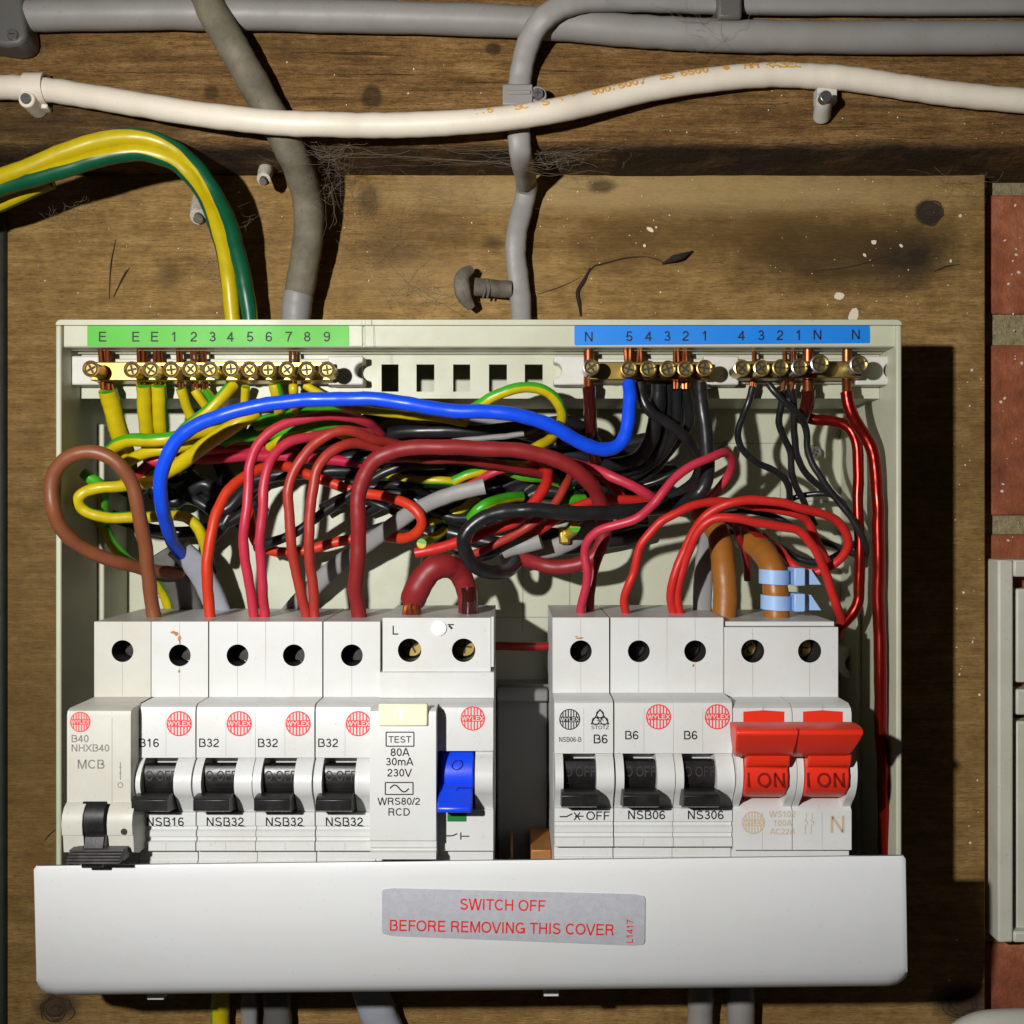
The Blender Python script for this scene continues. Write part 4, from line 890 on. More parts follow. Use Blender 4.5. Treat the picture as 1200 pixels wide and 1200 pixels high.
wire('red_wire', 'red wire rising from the NSB06 breaker and running right', 'wire', 'w_red', 5, [(734, 742, 45), (733, 722, 46), (731, 703, 48), (735, 688, 50), (743, 672, 51), (747, 655, 52), (751, 640, 53), (762, 624, 54), (778, 608, 55), (800, 597, 55), (820, 590, 54), (845, 588, 52), (875, 592, 48), (905, 596, 46), (930, 601, 44), (945, 610, 42), (954, 626, 40), (962, 643, 36), (970, 660, 30)], G_R)
wire('red_wire', 'red wire from the smudged breaker making the widest loop right', 'wire', 'w_red', 5.2, [(791, 742, 45), (790, 722, 46), (786, 702, 48), (788, 682, 50), (795, 660, 51), (804, 640, 52), (815, 622, 53), (826, 606, 55), (840, 595, 56), (860, 588, 57), (884, 586, 57), (910, 589, 56), (935, 594, 55), (958, 600, 53), (977, 608, 51), (990, 622, 49), (994, 637, 47), (989, 650, 45), (977, 661, 43), (957, 670, 41), (938, 669, 39), (924, 658, 36), (914, 645, 30), (895, 628, 22)], G_R)
wire('red_wire', 'red wire from the smudged breaker ending behind the main switch corner', 'wire', 'w_red', 5.2, [(799, 742, 45), (797, 722, 46), (794, 700, 48), (798, 675, 50), (805, 650, 52), (814, 630, 55), (826, 615, 57), (843, 606, 58), (865, 607, 58), (888, 613, 57), (912, 617, 56), (933, 621, 55), (947, 632, 54), (958, 648, 52), (966, 668, 50), (973, 690, 48), (981, 710, 46), (986, 727, 42), (982, 745, 34)], G_R)
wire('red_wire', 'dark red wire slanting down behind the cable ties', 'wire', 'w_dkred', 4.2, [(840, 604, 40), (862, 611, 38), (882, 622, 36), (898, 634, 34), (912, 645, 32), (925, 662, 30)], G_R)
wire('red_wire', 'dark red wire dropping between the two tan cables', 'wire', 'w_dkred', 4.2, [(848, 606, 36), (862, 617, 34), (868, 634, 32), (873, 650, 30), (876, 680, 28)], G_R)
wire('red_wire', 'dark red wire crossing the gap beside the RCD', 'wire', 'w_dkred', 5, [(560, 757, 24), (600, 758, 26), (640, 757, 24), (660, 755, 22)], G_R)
# thin blacks right
for (lb, pts, b_) in (
    ('thin black wire bowing left then right under the second neutral bar', [(882, 453, 46), (877, 472, 46), (869, 492, 44), (865, 510, 42), (871, 527, 40), (886, 541, 38), (904, 550, 36), (918, 560, 34), (925, 575, 32), (925, 595, 26)], 1),
    ('thin black wire running furthest right to the glossy red wires', [(900, 449, 48), (908, 459, 49), (922, 473, 49), (937, 487, 48), (944, 505, 46), (947, 530, 45), (958, 553, 45), (976, 579, 45), (994, 602, 46), (1008, 624, 46), (1015, 645, 44), (1014, 662, 38)], 0),
    ('thin black wire with double bend left of the back screw', [(918, 457, 45), (915, 477, 43), (913, 495, 41), (919, 512, 39), (926, 530, 37), (928, 555, 35), (934, 573, 33), (943, 590, 30), (955, 615, 26)], 1),
    ('thin black wire nearest the back screw, swinging right', [(928, 457, 45), (931, 480, 42), (930, 508, 39), (933, 532, 37), (945, 555, 34), (965, 572, 32), (985, 588, 28), (1000, 610, 24)], 1)):
    wire('black_wire', lb, 'wire', 'w_black', 4, pts, G_B, bare=(3, [pts[0], (pts[0][0]+2, 432, 47), (pts[0][0]+2, 412, 46)]) if b_ else None)
wire('black_wire', 'short thin black wire lying flat under the bowing wire', 'wire', 'w_black', 3.4, [(912, 592, 22), (927, 585, 26), (943, 580, 28), (960, 578, 30), (978, 581, 30), (990, 590, 24)], G_B)
wire('black_wire', 'thin black wire crossing behind the wide red loop', 'wire', 'w_black', 3.8, [(830, 602, 20), (862, 598, 26), (893, 602, 28), (914, 608, 30), (932, 618, 30), (952, 629, 30), (975, 639, 30), (1000, 649, 30), (1015, 655, 30)], G_B)
wire('black_wire', 'lowest thin black wire curving behind the cable ties', 'wire', 'w_black', 4, [(850, 622, 20), (872, 628, 24), (893, 632, 26), (915, 641, 27), (935, 653, 28), (955, 659, 29), (972, 656, 29), (990, 645, 28), (1005, 635, 24)], G_B)
# glossy solid conductors on the right
wire('enamelled_wire', 'glossy red solid wire running down beside the right wall', 'wire', 'w_enamel', 7.2, [(992, 459, 49), (994, 473, 49), (1000, 490, 49), (1012, 509, 49), (1022, 529, 49.5), (1027, 550, 50), (1028.5, 580, 50), (1029, 640, 50), (1030, 700, 50), (1031, 780, 50), (1033, 850, 49), (1036, 950, 47), (1038, 1030, 45)], bare=(1, [(992.5, 463, 49), (992.5, 440, 47.2), (992.5, 405, 47.2)]))
wire('enamelled_wire', 'glossy red solid wire hooking back under the main switch', 'wire', 'w_enamel', 6.4, [(945, 489, 38), (956, 492, 39), (975, 493, 40), (991, 498, 41), (1001, 511, 42), (1005, 535, 42), (1006, 590, 43), (1007, 640, 43), (1007, 685, 43), (1006, 705, 43), (999, 720, 42), (986, 733, 40), (972, 745, 36)])
wire('wire_sleeve', 'dark maroon sleeve below the second neutral bar', 'sleeve', 'w_sleeve', 8, [(947, 457, 48), (947, 471, 46), (944, 482, 43), (940, 491, 39)], bare=(1, [(947, 460, 48), (947, 440, 47.2), (947, 406, 47.2)]))
wire('wire_sleeve', 'dark brown sleeve hanging under the leftmost N terminal', 'sleeve', 'w_sleeve', 7.6, [(690, 452, 48), (691, 470, 46), (692, 495, 40), (694, 515, 32), (698, 540, 24)], bare=(1, [(690, 455, 48), (690, 440, 47), (690, 408, 46.5)]))
# tan meter tails with ties
wire('tan_cable', 'thick tan brown cable rising straight into the main switch', 'cable', 'w_tan', 14, [(848, 750, 44), (849, 722, 44), (850, 695, 43), (848, 665, 41), (845, 638, 37), (838, 618, 30), (822, 602, 22)])
tt = wire('tan_cable', 'thick tan brown cable gripped by two pale blue ties', 'cable', 'w_tan', 14.5, [(911, 750, 44), (910, 722, 44), (909, 695, 44), (906, 672, 43), (900, 655, 40), (889, 642, 34), (872, 630, 26)])
for (py, lb, hx) in ((676, 'upper pale blue cable tie round the tan cable', 931), (706, 'lower pale blue cable tie round the tan cable', 935)):
    hc = 44; k = (DB-hc)/F; cx = xm(909 if py > 690 else 907, hc); cz = zm(py, hc); R1, R2 = 15.2*k, 17.4*k; n = 36
    t = thing('cable_tie', lb, 'cable tie', (cx, -hc, cz), 'pale blue cable ties')
    v = []; f = []
    hw = 8.5*k
    for i in range(n):
        a = 2*math.pi*i/n; 
        for (r, zz) in ((R1, -hw), (R2, -hw), (R2, hw), (R1, hw)): v.append((cx+r*math.cos(a), -hc+r*math.sin(a), cz+zz-.05*r*math.cos(a)))
    for i in range(n):
        j = (i+1) % n
        for q in range(4): f.append((i*4+q, j*4+q, j*4+(q+1) % 4, i*4+(q+1) % 4))
    mb = MB(); mb.add(v, f); mb.build('strap', M['w_tie'], t, bevel=.12)
    mb = MB(); mb.box(xm(928, 46), xm(941, 46), 40, 49, zm(py+10, 46), zm(py-11, 46)); mb.build('head', M['w_tie'], t, bevel=.4)
    mb = MB(); mb.prism_h([(xm(941.5, 45), zm(py+9, 45)), (xm(962, 45), zm(py+9, 45)), (xm(950, 45), zm(py-9, 45)), (xm(941.5, 45), zm(py-8, 45))], 44, 45.2); mb.build('tail', M['w_tie'], t)
wire('grey_cable', 'grey sheath edge standing left of the straight tan cable', 'cable', 'w_grey', 11, [(824, 750, 34), (823, 715, 33), (824, 680, 32), (828, 645, 30), (834, 622, 26)], flat=.5)
# earth wires
def ew(lb, r, pts, off=0., tw=0., nb=0, mat='w_earth'):
    return wire('earth_wire', lb, 'wire', mat, r, pts, G_E, off=off, twist=tw, bare=(nb, [pts[0], (pts[0][0]-1, 440, 47), (pts[0][0]-2, 411, 46)]) if nb else None)
ew('fattest ochre earth wire slanting under the first earth terminal', 10.5, [(126, 457, 47), (131, 475, 44), (137, 498, 41), (144, 520, 37), (150, 542, 32), (152, 570, 26)], 0.25, 0, 5)
ew('straight yellow earth wire, left of a close pair under the bar', 8.3, [(168, 451, 47), (169, 470, 44), (171, 490, 41), (173, 512, 36), (176, 540, 28)], 0.34, 0, 5)
ew('straight yellow earth wire, right of a close pair under the bar', 8.3, [(186, 451, 47), (187, 470, 44), (188, 490, 41), (191, 512, 36), (196, 540, 28)], 0.16, 0, 5)
ew('yellow earth wire slanting right under earth terminal 1', 6, [(212, 455, 47), (217, 468, 45), (223, 485, 42), (231, 505, 38), (240, 530, 30)], 0.28, 0, 3)
ew('short yellow earth wire under earth terminal 2', 5.2, [(228, 457, 47), (235, 468, 46), (243, 481, 43), (250, 500, 36)], 0.25, 0, 3)
ew('short green earth wire under earth terminal 3', 5, [(240, 456, 46), (247, 466, 44), (252, 478, 42), (255, 500, 36)], 0.62, 0, 3)
ew('green topped earth wire sweeping left from terminal 4 behind blue', 7.2, [(274, 450, 47), (262, 463, 49), (248, 477, 50), (233, 490, 49), (215, 505, 44), (195, 525, 36)], 0.45, 0, 0)
ew('short upright yellow earth wire under earth terminal 5', 5, [(288, 453, 47), (287, 466, 45), (286, 480, 42), (285, 500, 36)], 0.25, 0, 0)
ew('half green half yellow earth wire under earth terminal 6', 7.6, [(322, 450, 47), (324, 460, 46), (327, 475, 42), (330, 495, 34)], 0.05, 0, 0)
ew('cut earth wire end facing outward under earth terminal 7', 5.5, [(344, 452, 49), (344, 458, 49), (345, 470, 44), (348, 490, 36)], 0.25, 0, 2)
ew('long yellow earth wire running right below the blue wire', 5, [(358, 451, 47), (372, 460, 48), (395, 474, 50), (430, 481, 50), (470, 485, 48), (510, 490, 44), (545, 496, 34)], 0.2, 0, 0)
ew('green topped earth wire lying level under the straight pair', 7.8, [(128, 530, 40), (138, 521, 43), (155, 516, 46), (180, 515, 47), (205, 513, 46), (235, 505, 42), (270, 498, 36)], 0.04, 0, 0)
ew('yellow earth wire lying just above the magenta wire', 6.8, [(146, 545, 36), (158, 536, 39), (175, 529, 41), (200, 525, 41), (235, 518, 36)], 0.25, 0, 0)
ew('dull yellow earth wire sloping down left behind the blue wire', 8.6, [(300, 482, 40), (278, 497, 42), (258, 510, 42), (236, 524, 41), (212, 543, 38), (190, 556, 35), (168, 566, 30)], 0.25, 0, 0)
ew('broad green earth wire end above the pink arch', 8.6, [(300, 497, 38), (318, 493, 39), (345, 488, 38), (380, 484, 34), (420, 486, 28)], 0.85, 0, 0)
ew('green earth wire directly beneath the pink arch', 6.2, [(322, 509, 36), (345, 501, 38), (372, 499, 38), (404, 498, 34), (440, 503, 26)], 0.72, 0, 0)
ew('darker green earth wire left of the pink arch', 7.4, [(262, 517, 32), (275, 511, 36), (295, 510, 37), (320, 509, 34), (360, 512, 28)], 0.75, 0, 0)
ew('yellow edged earth wire between the two pink arches', 5.4, [(316, 524, 34), (330, 515, 38), (352, 508, 38), (384, 506, 34), (410, 512, 26)], 0.1, 0, 0)
ew('yellow earth wire bent in a hook inside the brown loop', 6.6, [(185, 562, 38), (165, 568, 45), (143, 570, 49), (118, 571, 51), (101, 575, 51), (92, 584, 51), (95, 594, 50), (108, 602, 49), (130, 607, 47), (155, 607, 45), (183, 605, 42), (205, 603, 38), (220, 607, 36), (231, 617, 35), (238, 632, 33), (243, 652, 28)], 0.27, 0, 0)
ew('green earth wire poking from the left wall inside the loop', 6.8, [(98, 554, 46), (106, 560, 46), (118, 570, 44), (122, 590, 36), (118, 612, 28)], .85, 0, 0)
ew('green earth wire dropping behind the brown wire to the back', 6.2, [(118, 610, 26), (130, 633, 25), (146, 653, 24), (164, 667, 22), (182, 681, 18), (193, 698, 13), (199, 718, 11), (201, 745, 10)], .05, 0, 0)
ew('green and yellow earth wire arching over the blue wire at centre', 6.2, [(545, 488, 54), (562, 474, 60), (583, 462, 62), (605, 455, 62), (626, 454, 61), (644, 461, 60), (655, 474, 58), (658, 490, 54), (653, 505, 46), (640, 518, 36), (620, 528, 26)], 0.0, 0, 0)
ew('short cut earth wire with green tip above the grey sheath', 5.6, [(531, 564, 30), (548, 556, 31), (568, 550, 30), (590, 545, 26), (620, 545, 18)], .95, .5, 0)
ew('dull yellow earth wire in shade at the box centre', 5, [(440, 552, 14), (466, 560, 20), (495, 563, 22), (525, 563, 22), (555, 568, 18)], .4, 0, 0)
ew('green earth wire behind the two red hooks at centre right', 6, [(585, 548, 22), (603, 555, 26), (620, 559, 26), (640, 561, 24), (670, 570, 18)], .8, 0, 0)
ew('green earth wire just above the black hook', 6.6, [(552, 608, 32), (560, 598, 34), (571, 590, 34), (586, 585, 30), (610, 582, 22)], .9, 0, 0)
ew('green earth wire peeping over the black wire beside thick red', 6, [(640, 600, 28), (655, 591, 32), (668, 586, 33), (684, 585, 30)], .85, 0, 0)
ew('dull green earth wire in shade below the grey sheath', 5.5, [(505, 612, 18), (525, 605, 20), (545, 596, 20), (570, 575, 16), (600, 570, 14), (640, 578, 12)], .4, 0, 0)
ew('yellow earth wire end left of the black hook', 5.6, [(494, 637, 40), (496, 636, 36), (505, 632, 26), (520, 622, 18)], .3, 0, 0)
ew('short olive earth wire stub under the black wire', 6, [(674, 618, 40), (672, 620, 36), (664, 628, 24), (650, 640, 14)], .2, 0, 0)
# magenta / red core wires in the middle
wire('magenta_wire', 'magenta wire crossing level behind the blue wire', 'wire', 'w_mag', 6.6, [(150, 565, 28), (166, 552, 33), (182, 541, 35), (208, 537, 34), (240, 537, 32), (280, 535, 28), (320, 535, 24), (380, 538, 20), (440, 545, 16)], G_R)
wire('magenta_wire', 'short magenta wire lying above its twin behind blue', 'wire', 'w_mag', 5.6, [(228, 531, 33), (242, 528, 34), (262, 526, 31), (300, 526, 26), (350, 528, 20)], G_R)
wire('red_wire', 'bright red wire through the black hook, open end at left', 'wire', 'w_red', 6.4, [(487, 648, 38), (510, 643, 39), (533, 637, 41), (556, 629, 43), (582, 619, 45), (606, 609, 46), (622, 594, 44), (634, 578, 42), (642, 562, 38), (640, 549, 32), (620, 543, 24)], G_R)
wire('red_wire', 'slim pinkish red wire below the bright one in the hook', 'wire', 'w_brick', 5, [(548, 652, 34), (568, 644, 37), (594, 632, 40), (618, 617, 43), (638, 603, 42), (652, 587, 40), (662, 570, 38), (670, 555, 32)], G_R)
wire('red_wire', 'red wire under the black wire reaching right past thick red', 'wire', 'w_red', 5.4, [(614, 634, 30), (632, 621, 34), (652, 609, 38), (676, 594, 38), (705, 586, 36), (735, 585, 34), (760, 588, 30), (800, 596, 22)], G_R)
wire('pink_wire', 'pink wire slanting up right above the grey sheath', 'wire', 'w_pink', 4.6, [(540, 570, 26), (560, 562, 30), (580, 554, 33), (605, 547, 33), (630, 543, 28), (660, 545, 22)], G_R)
wire('red_wire', 'dark red wire hugging the underside of the thick red arch', 'wire', 'w_crimson', 6, [(440, 538, 40), (470, 536, 44), (505, 537, 46), (540, 538, 44), (575, 543, 40), (610, 550, 34), (650, 560, 26)], G_R)
wire('red_wire', 'red wire sloping down right behind the thick red bend', 'wire', 'w_red', 5.2, [(690, 545, 22), (710, 562, 28), (724, 577, 30), (734, 590, 28), (748, 606, 20)], G_R)
# greys and blacks in the middle
wire('grey_cable', 'grey cable sheath slanting up right through the centre', 'cable', 'w_grey', [11, 11, 10.5, 9.5, 9, 9, 9], [(325, 735, 12), (360, 695, 15), (405, 655, 20), (452, 622, 28), (495, 593, 34), (530, 579, 37), (568, 570, 38)], flat=.6)
wire('grey_cable', 'pale grey cable level between the blue and black wires', 'cable', 'w_grey', 7.5, [(430, 508, 14), (452, 497, 18), (500, 494, 20), (550, 495, 20), (600, 499, 18), (650, 520, 12)], flat=.6)
wire('grey_cable', 'tapered grey sheath end above the thick red arch', 'cable', 'w_grey', [2.2, 3.2, 3.6, 3.4], [(530, 516, 40), (560, 514, 40), (590, 511, 40), (614, 508, 40)])
wire('black_wire', 'black wire running level right above the thick red arch', 'wire', 'w_black', 8, [(440, 512, 26), (470, 506, 30), (510, 505, 32), (560, 505, 32), (610, 502, 32), (650, 495, 32), (672, 497, 30), (690, 508, 24), (705, 530, 16)], G_B)
wire('black_wire', 'black wire slanting up right behind the brick red wires', 'wire', 'w_black', 5.6, [(300, 643, 24), (318, 635, 26), (340, 628, 27), (362, 613, 28), (384, 597, 29), (408, 581, 30), (434, 563, 32), (455, 552, 33), (478, 546, 32), (520, 545, 24)], G_B)
wire('black_wire', 'short glossy black wire left of the orange hook', 'wire', 'w_black', 4, [(424, 580, 22), (438, 589, 24), (460, 600, 24), (480, 612, 18)], G_B)
wire('black_wire', 'short black wire above the orange hook', 'wire', 'w_black', 5, [(445, 568, 22), (460, 567, 24), (478, 571, 24), (500, 580, 18)], G_B)
rs = np.random.RandomState(11)
clutter = [('black wire low in the dark tangle, left of centre', [(240, 600, 8), (280, 570, 12), (330, 556, 14), (400, 552, 12), (470, 556, 10)], 8),
    ('black wire crossing the back of the tangle at mid height', [(400, 530, 10), (450, 540, 14), (520, 552, 16), (600, 560, 16), (690, 572, 12)], 9),
    ('black wire sagging lowest across the back of the tangle', [(470, 612, 12), (520, 622, 16), (570, 635, 18), (620, 645, 18), (680, 640, 14), (760, 625, 10)], 9),
    ('black wire behind the two red hooks', [(560, 575, 10), (600, 585, 12), (650, 590, 12), (700, 600, 12), (760, 606, 12)], 9),
    ('black wire at the back under the blue bend', [(600, 520, 12), (650, 530, 14), (700, 545, 16), (750, 562, 16), (790, 580, 12)], 8),
    ('black wire diagonal behind the earth hook', [(120, 600, 16), (160, 615, 18), (205, 625, 20), (260, 615, 16), (300, 590, 12)], 7),
    ('black wire loop at the back behind the pink arches', [(260, 545, 12), (275, 580, 14), (262, 615, 16), (240, 640, 14), (250, 670, 8)], 7),
    ('black wire at the back between orange hook and RCD', [(490, 590, 12), (505, 610, 16), (508, 632, 18), (500, 660, 12)], 8),
    ('black wire under the thick red curve near the gap', [(590, 640, 14), (620, 632, 18), (655, 628, 20), (690, 625, 18), (740, 610, 12)], 8),
    ('thin black wire snaking behind the thick red arch', [(430, 600, 10), (480, 575, 16), (540, 560, 18), (585, 575, 18), (640, 600, 16), (690, 590, 12)], 6)]
for i in range(22):  # made-up black wires that darken the back of the tangle
    x = rs.uniform(250, 640); y = rs.uniform(520, 628); hh_ = rs.uniform(6, 16); ln_ = rs.uniform(120, 260); sl = rs.uniform(-.35, .3)
    pts = [(min(790, x+ln_*q), y+ln_*q*sl+rs.randn()*9, hh_+5*math.sin(3.1*q)) for q in (0, .2, .4, .6, .8, 1)]
    clutter.append(('black wire buried deep in the dark tangle behind the red wires', pts, rs.uniform(6, 9)))
for i in range(7):  # made-up black wires in place of the shade cast by the earth wires
    x = rs.uniform(110, 215); y = rs.uniform(545, 600); ln_ = rs.uniform(70, 130)
    clutter.append(('black wire low in the shade behind the blue wire', [(x+ln_*q, y+ln_*q*rs.uniform(-.3, .5), 8+9*math.sin(3.1*q)) for q in (0, .25, .5, .75, 1)], rs.uniform(6, 8.5)))
for lb, pts, r in clutter: wire('black_wire', lb, 'wire', 'w_black', r, pts, G_B)
wire('grey_cable', 'grey cable low behind the thick red curve', 'cable', 'w_grey', 11, [(590, 655, 16), (620, 648, 20), (655, 640, 22), (690, 620, 20), (730, 600, 14)], flat=.6)
wire('grey_cable', 'torn grey sheath end under the slim red wires', 'cable', 'w_grey', [7, 9, 9.5], [(590, 648, 30), (608, 641, 32), (634, 634, 34)], flat=.7)
mb = MB(); mb.box(xm(655, 26), xm(668, 26), 20, 27, zm(638, 26), zm(618, 26)); tag(mb.build('brass_connector', M['brass'], bevel=.8), 'small brass connector glinting under the black wire', 'connector')

# ------------------------------------------------------------------ cables outside the box
HJ = 31.0
wire('grey_conduit', 'lower grey cable running along the top of the joist', 'cable', 'w_conduit', 18, [(-60, 17, HJ+5.5), (30, 18, HJ+5.5), (200, 16, HJ+5.5), (400, 19, HJ+5.5), (600, 25, HJ+5.5), (740, 36, HJ+5.5), (850, 42, HJ+5.5), (1000, 44, HJ+5.5), (1260, 44, HJ+5.5)])
wire('grey_cable', 'grey flat cable bending down from the top to the box', 'cable', 'w_conduit', 13, [(1260, 4, HJ+5), (1000, 4, HJ+5), (860, 3, HJ+6), (760, 0, HJ+9), (700, -1, HJ+12), (660, 7, HJ+13), (632, 27, HJ+12), (618, 55, HJ+8), (611, 85, HJ+4.5), (608, 110, HJ+4), (608, 145, HJ+4), (609, 170, HJ+3.5), (611, 186, HJ), (615, 203, 20), (617, 220, 8), (613, 243, 6), (606, 270, 6.5), (604, 296, 6), (607, 325, 5), (610, 350, 5), (611, 380, 6)], flat=.75)
wire('grey_cable', 'dirty olive grey cable snaking down past the joist, left side', 'cable', 'w_olive', 18, [(225, -50, HJ+8), (243, 0, HJ+9), (270, 50, HJ+10), (296, 95, HJ+8), (318, 135, HJ+6), (338, 172, HJ+4), (352, 203, 27), (360, 235, 20), (362, 268, 16), (358, 300, 14), (353, 330, 12), (349, 350, 11)])
wire('grey_cable', 'clean pale grey end of the olive cable above the box', 'cable', 'w_grey', 17, [(350, 343, 11.3), (348, 360, 11), (346, 385, 11)])
wire('white_cable', 'white cable sagging across the joist with orange printing', 'cable', 'w_white', 14, [(-60, 101, HJ+5), (-10, 102, HJ+5), (40, 104, HJ+5), (100, 112, HJ+6), (200, 129, HJ+11), (300, 142, HJ+15), (380, 146, HJ+15), (450, 147, HJ+13), (550, 143, HJ+13), (640, 132, HJ+13), (700, 119, HJ+10), (760, 105, HJ+8), (820, 95, HJ+7), (880, 89, HJ+6), (930, 88, HJ+5), (990, 92, HJ+5), (1060, 102, HJ+5), (1130, 112, HJ+5), (1260, 123, HJ+5)])
# printing along the white cable
wc = [o for o in COL.objects if o.name.startswith('white_cable')][0]
def cable_print():
    path = [(555, 143, HJ+13), (600, 138.5, HJ+13), (640, 132, HJ+13), (700, 119, HJ+10), (760, 105, HJ+8), (820, 95, HJ+7), (880, 89, HJ+6), (935, 88, HJ+5)]
    mb = MB(); full = '1.5 x SC  S1S Y  300/500V  BS 6500  ●  RR KABEL'
    L = [0]
    for a, b_ in zip(path[:-1], path[1:]): L.append(L[-1]+math.hypot(b_[0]-a[0], b_[1]-a[1]))
    n = len(full)
    for i, c in enumerate(full):
        if c == ' ': continue
        s = (i+.5)/n*L[-1]; j = max(k for k in range(len(path)-1) if L[k] <= s); tt = (s-L[j])/(L[j+1]-L[j]); a, b_ = path[j], path[j+1]
        px, py, hh = (a[q]+(b_[q]-a[q])*tt for q in range(3)); ang = -math.degrees(math.atan2(b_[1]-a[1], b_[0]-a[0]))
        k = (DB-hh)/F; R = 14*k; th = math.radians(34)
        if c == '●':
            v, f = [(1.1*math.cos(q), 1.1*math.sin(q), 0) for q in np.linspace(0, 2*math.pi, 16, endpoint=False)], [list(range(16))]
        else: v, f = text_geo(c, 2.7, 'CENTER', 1.1, .05)
        x0_, z0_ = xm(px, hh), zm(py, hh); ar = math.radians(ang); out = []
        for (p_, q, l_) in v:
            t2 = th+q/R; r2 = R*1.045+l_*.006
            lx, lz, ly = p_, r2*math.sin(t2), r2*math.cos(t2)
            out.append((x0_+lx*math.cos(ar)-lz*math.sin(ar), -(hh+ly), z0_+lx*math.sin(ar)+lz*math.cos(ar)))
        mb.add(out, f)
    mb.build('printing', M['inkorange'], wc)
cable_print()
wire('earth_cable', 'upper green and yellow earth cable arching down to the box', 'cable', 'w_earth2', 10, [(-60, 238, HJ+8), (-10, 212, HJ+8), (45, 192, HJ+9), (100, 169, HJ+10), (150, 161, HJ+10), (192, 168, HJ+9), (224, 190, HJ+5), (250, 224, HJ), (268, 262, 24), (280, 302, 18), (288, 340, 14), (294, 385, 12)], 'earth cables at upper left', off=.37, twist=-.55)
wire('earth_cable', 'lower green and yellow earth cable tucked under its twin', 'cable', 'w_earth2', 10, [(-60, 252, HJ+5), (-10, 222, HJ+6), (55, 205, HJ+8), (110, 187, HJ+9), (155, 178, HJ+9), (198, 187, HJ+7), (228, 211, HJ+3), (248, 246, 26), (260, 285, 20), (268, 325, 15), (274, 385, 12)], 'earth cables at upper left', off=.62, twist=-.30)
wire('earth_cable', 'short shaded earth cable at left edge below the twin arches', 'cable', 'w_earth2', 9, [(-60, 262, 24), (-20, 246, 26), (15, 232, 28), (60, 212, 30)], 'earth cables at upper left', off=.3)
# below the cover
wire('earth_cable', 'green and yellow earth cable leaving below the cover', 'cable', 'w_earth', 11, [(259, 1100, 8), (259, 1160, 7), (258, 1200, 6), (257, 1300, 6)], off=.40)
for (lb, m, r, pts) in (('slim grey cable below the cover beside the earth cable', 'w_grey', 10, [(291, 1100, 7), (292, 1160, 6), (293, 1220, 5), (294, 1300, 5)]),
    ('wider grey cable below the cover, right of the slim one', 'w_dkgrey', 16, [(325, 1100, 8), (325, 1160, 7), (326, 1220, 6), (326, 1300, 6)]),
    ('pale grey cable slanting right below the warning sticker', 'w_ltgrey', 21, [(420, 1090, 9), (434, 1160, 8), (452, 1210, 7), (480, 1300, 6)]),
    ('left of two grey conduits below the cover right half', 'w_conduit', 15, [(822, 1090, 8), (821, 1160, 7), (820, 1210, 6), (819, 1300, 6)]),
    ('right of two grey conduits below the cover right half', 'w_conduit', 16, [(868, 1090, 8), (868, 1160, 7), (868, 1210, 6), (868, 1300, 6)])):
    wire('grey_cable', lb, 'cable', m, r, pts, 'grey cables leaving below the cover', flat=.75 if m != 'w_conduit' else None)

# ------------------------------------------------------------------ clips, nails, bolt
def clip_saddle(label, px, py, h, rpx, mat, wid, nail, ang=0, drop=1.0):
    """saddle over a horizontal cable with a nail boss below"""
    t = thing('cable_clip', label, 'cable clip', P(px, py, h)); k = (DB-h)/F; R = rpx*k
    mb = MB(); n = 18; cx, cz = xm(px, h), zm(py, h); w = wid*k/2
    o_ = [(h-R*1.0, cz-R*1.22)]+[(h+R*1.2*math.cos(a), cz+R*1.22*math.sin(a)) for a in np.linspace(-math.pi/2, math.pi/2, n)]+[(h-R, cz+R*1.22)]
    i_ = [(h-R*1.0, cz+R*1.02)]+[(h+R*1.02*math.cos(a), cz+R*1.02*math.sin(a)) for a in np.linspace(math.pi/2, -math.pi/2, n)]+[(h-R, cz-R*1.02)]
    pr = o_+i_; m_ = len(o_)
    v = [(cx-w, -a, b_) for a, b_ in pr]+[(cx+w, -a, b_) for a, b_ in pr]; N2 = len(pr); f = []
    for q in range(m_-1): f.append((q, q+1, N2-2-q, N2-1-q)); f.append((N2+q, 2*N2-1-q, 2*N2-2-q, N2+q+1))
    for q in range(N2): f.append((q, N2+q, N2+(q+1) % N2, (q+1) % N2))
    mb.add(v, f); mb.build('saddle', mat, t)
    nx, ny = nail; mb = MB(); mb.cyl(xm(nx, h), zm(ny, h), HJ+.1, h+4.5, R*.72, 0, 24, R*.66); mb.box(cx-w, cx+w, HJ+.1, h-.5, zm(ny+4, h), cz-R*.9); mb.build('nail_boss', mat, t, bevel=.5)
    mb = MB(); mb.cyl(xm(nx, h), zm(ny, h), h+4.4, h+5.2, R*.46, 0, 20, R*.4); mb.build('nail', M['steel'], t)
    return t
clip_saddle('large white cable clip on the white cable, far left', 43, 104, HJ+5, 14.5, M['w_white'], 23, (38, 122))
t = thing('cable_clip', 'small white clip leg with nail under the white cable, right', 'cable clip', P(965, 122, HJ))
mb = MB(); k = (DB-HJ)/F
mb.tube([P(963, 137, HJ+1), P(965, 120, HJ+8), P(967, 112, HJ+10)], [10*k, 9.4*k, 9*k], 0, 24); mb.box(xm(956, HJ+3), xm(979, HJ+3), HJ+.1, HJ+5, zm(122, HJ+3), zm(104, HJ+3)); mb.build('body', M['white2'], t, bevel=.3)
mb = MB(); mb.cyl(xm(967, HJ+12), zm(114, HJ+12), HJ+10, HJ+13, 1.9); mb.build('nail', M['steel'], t, bevel=.2)
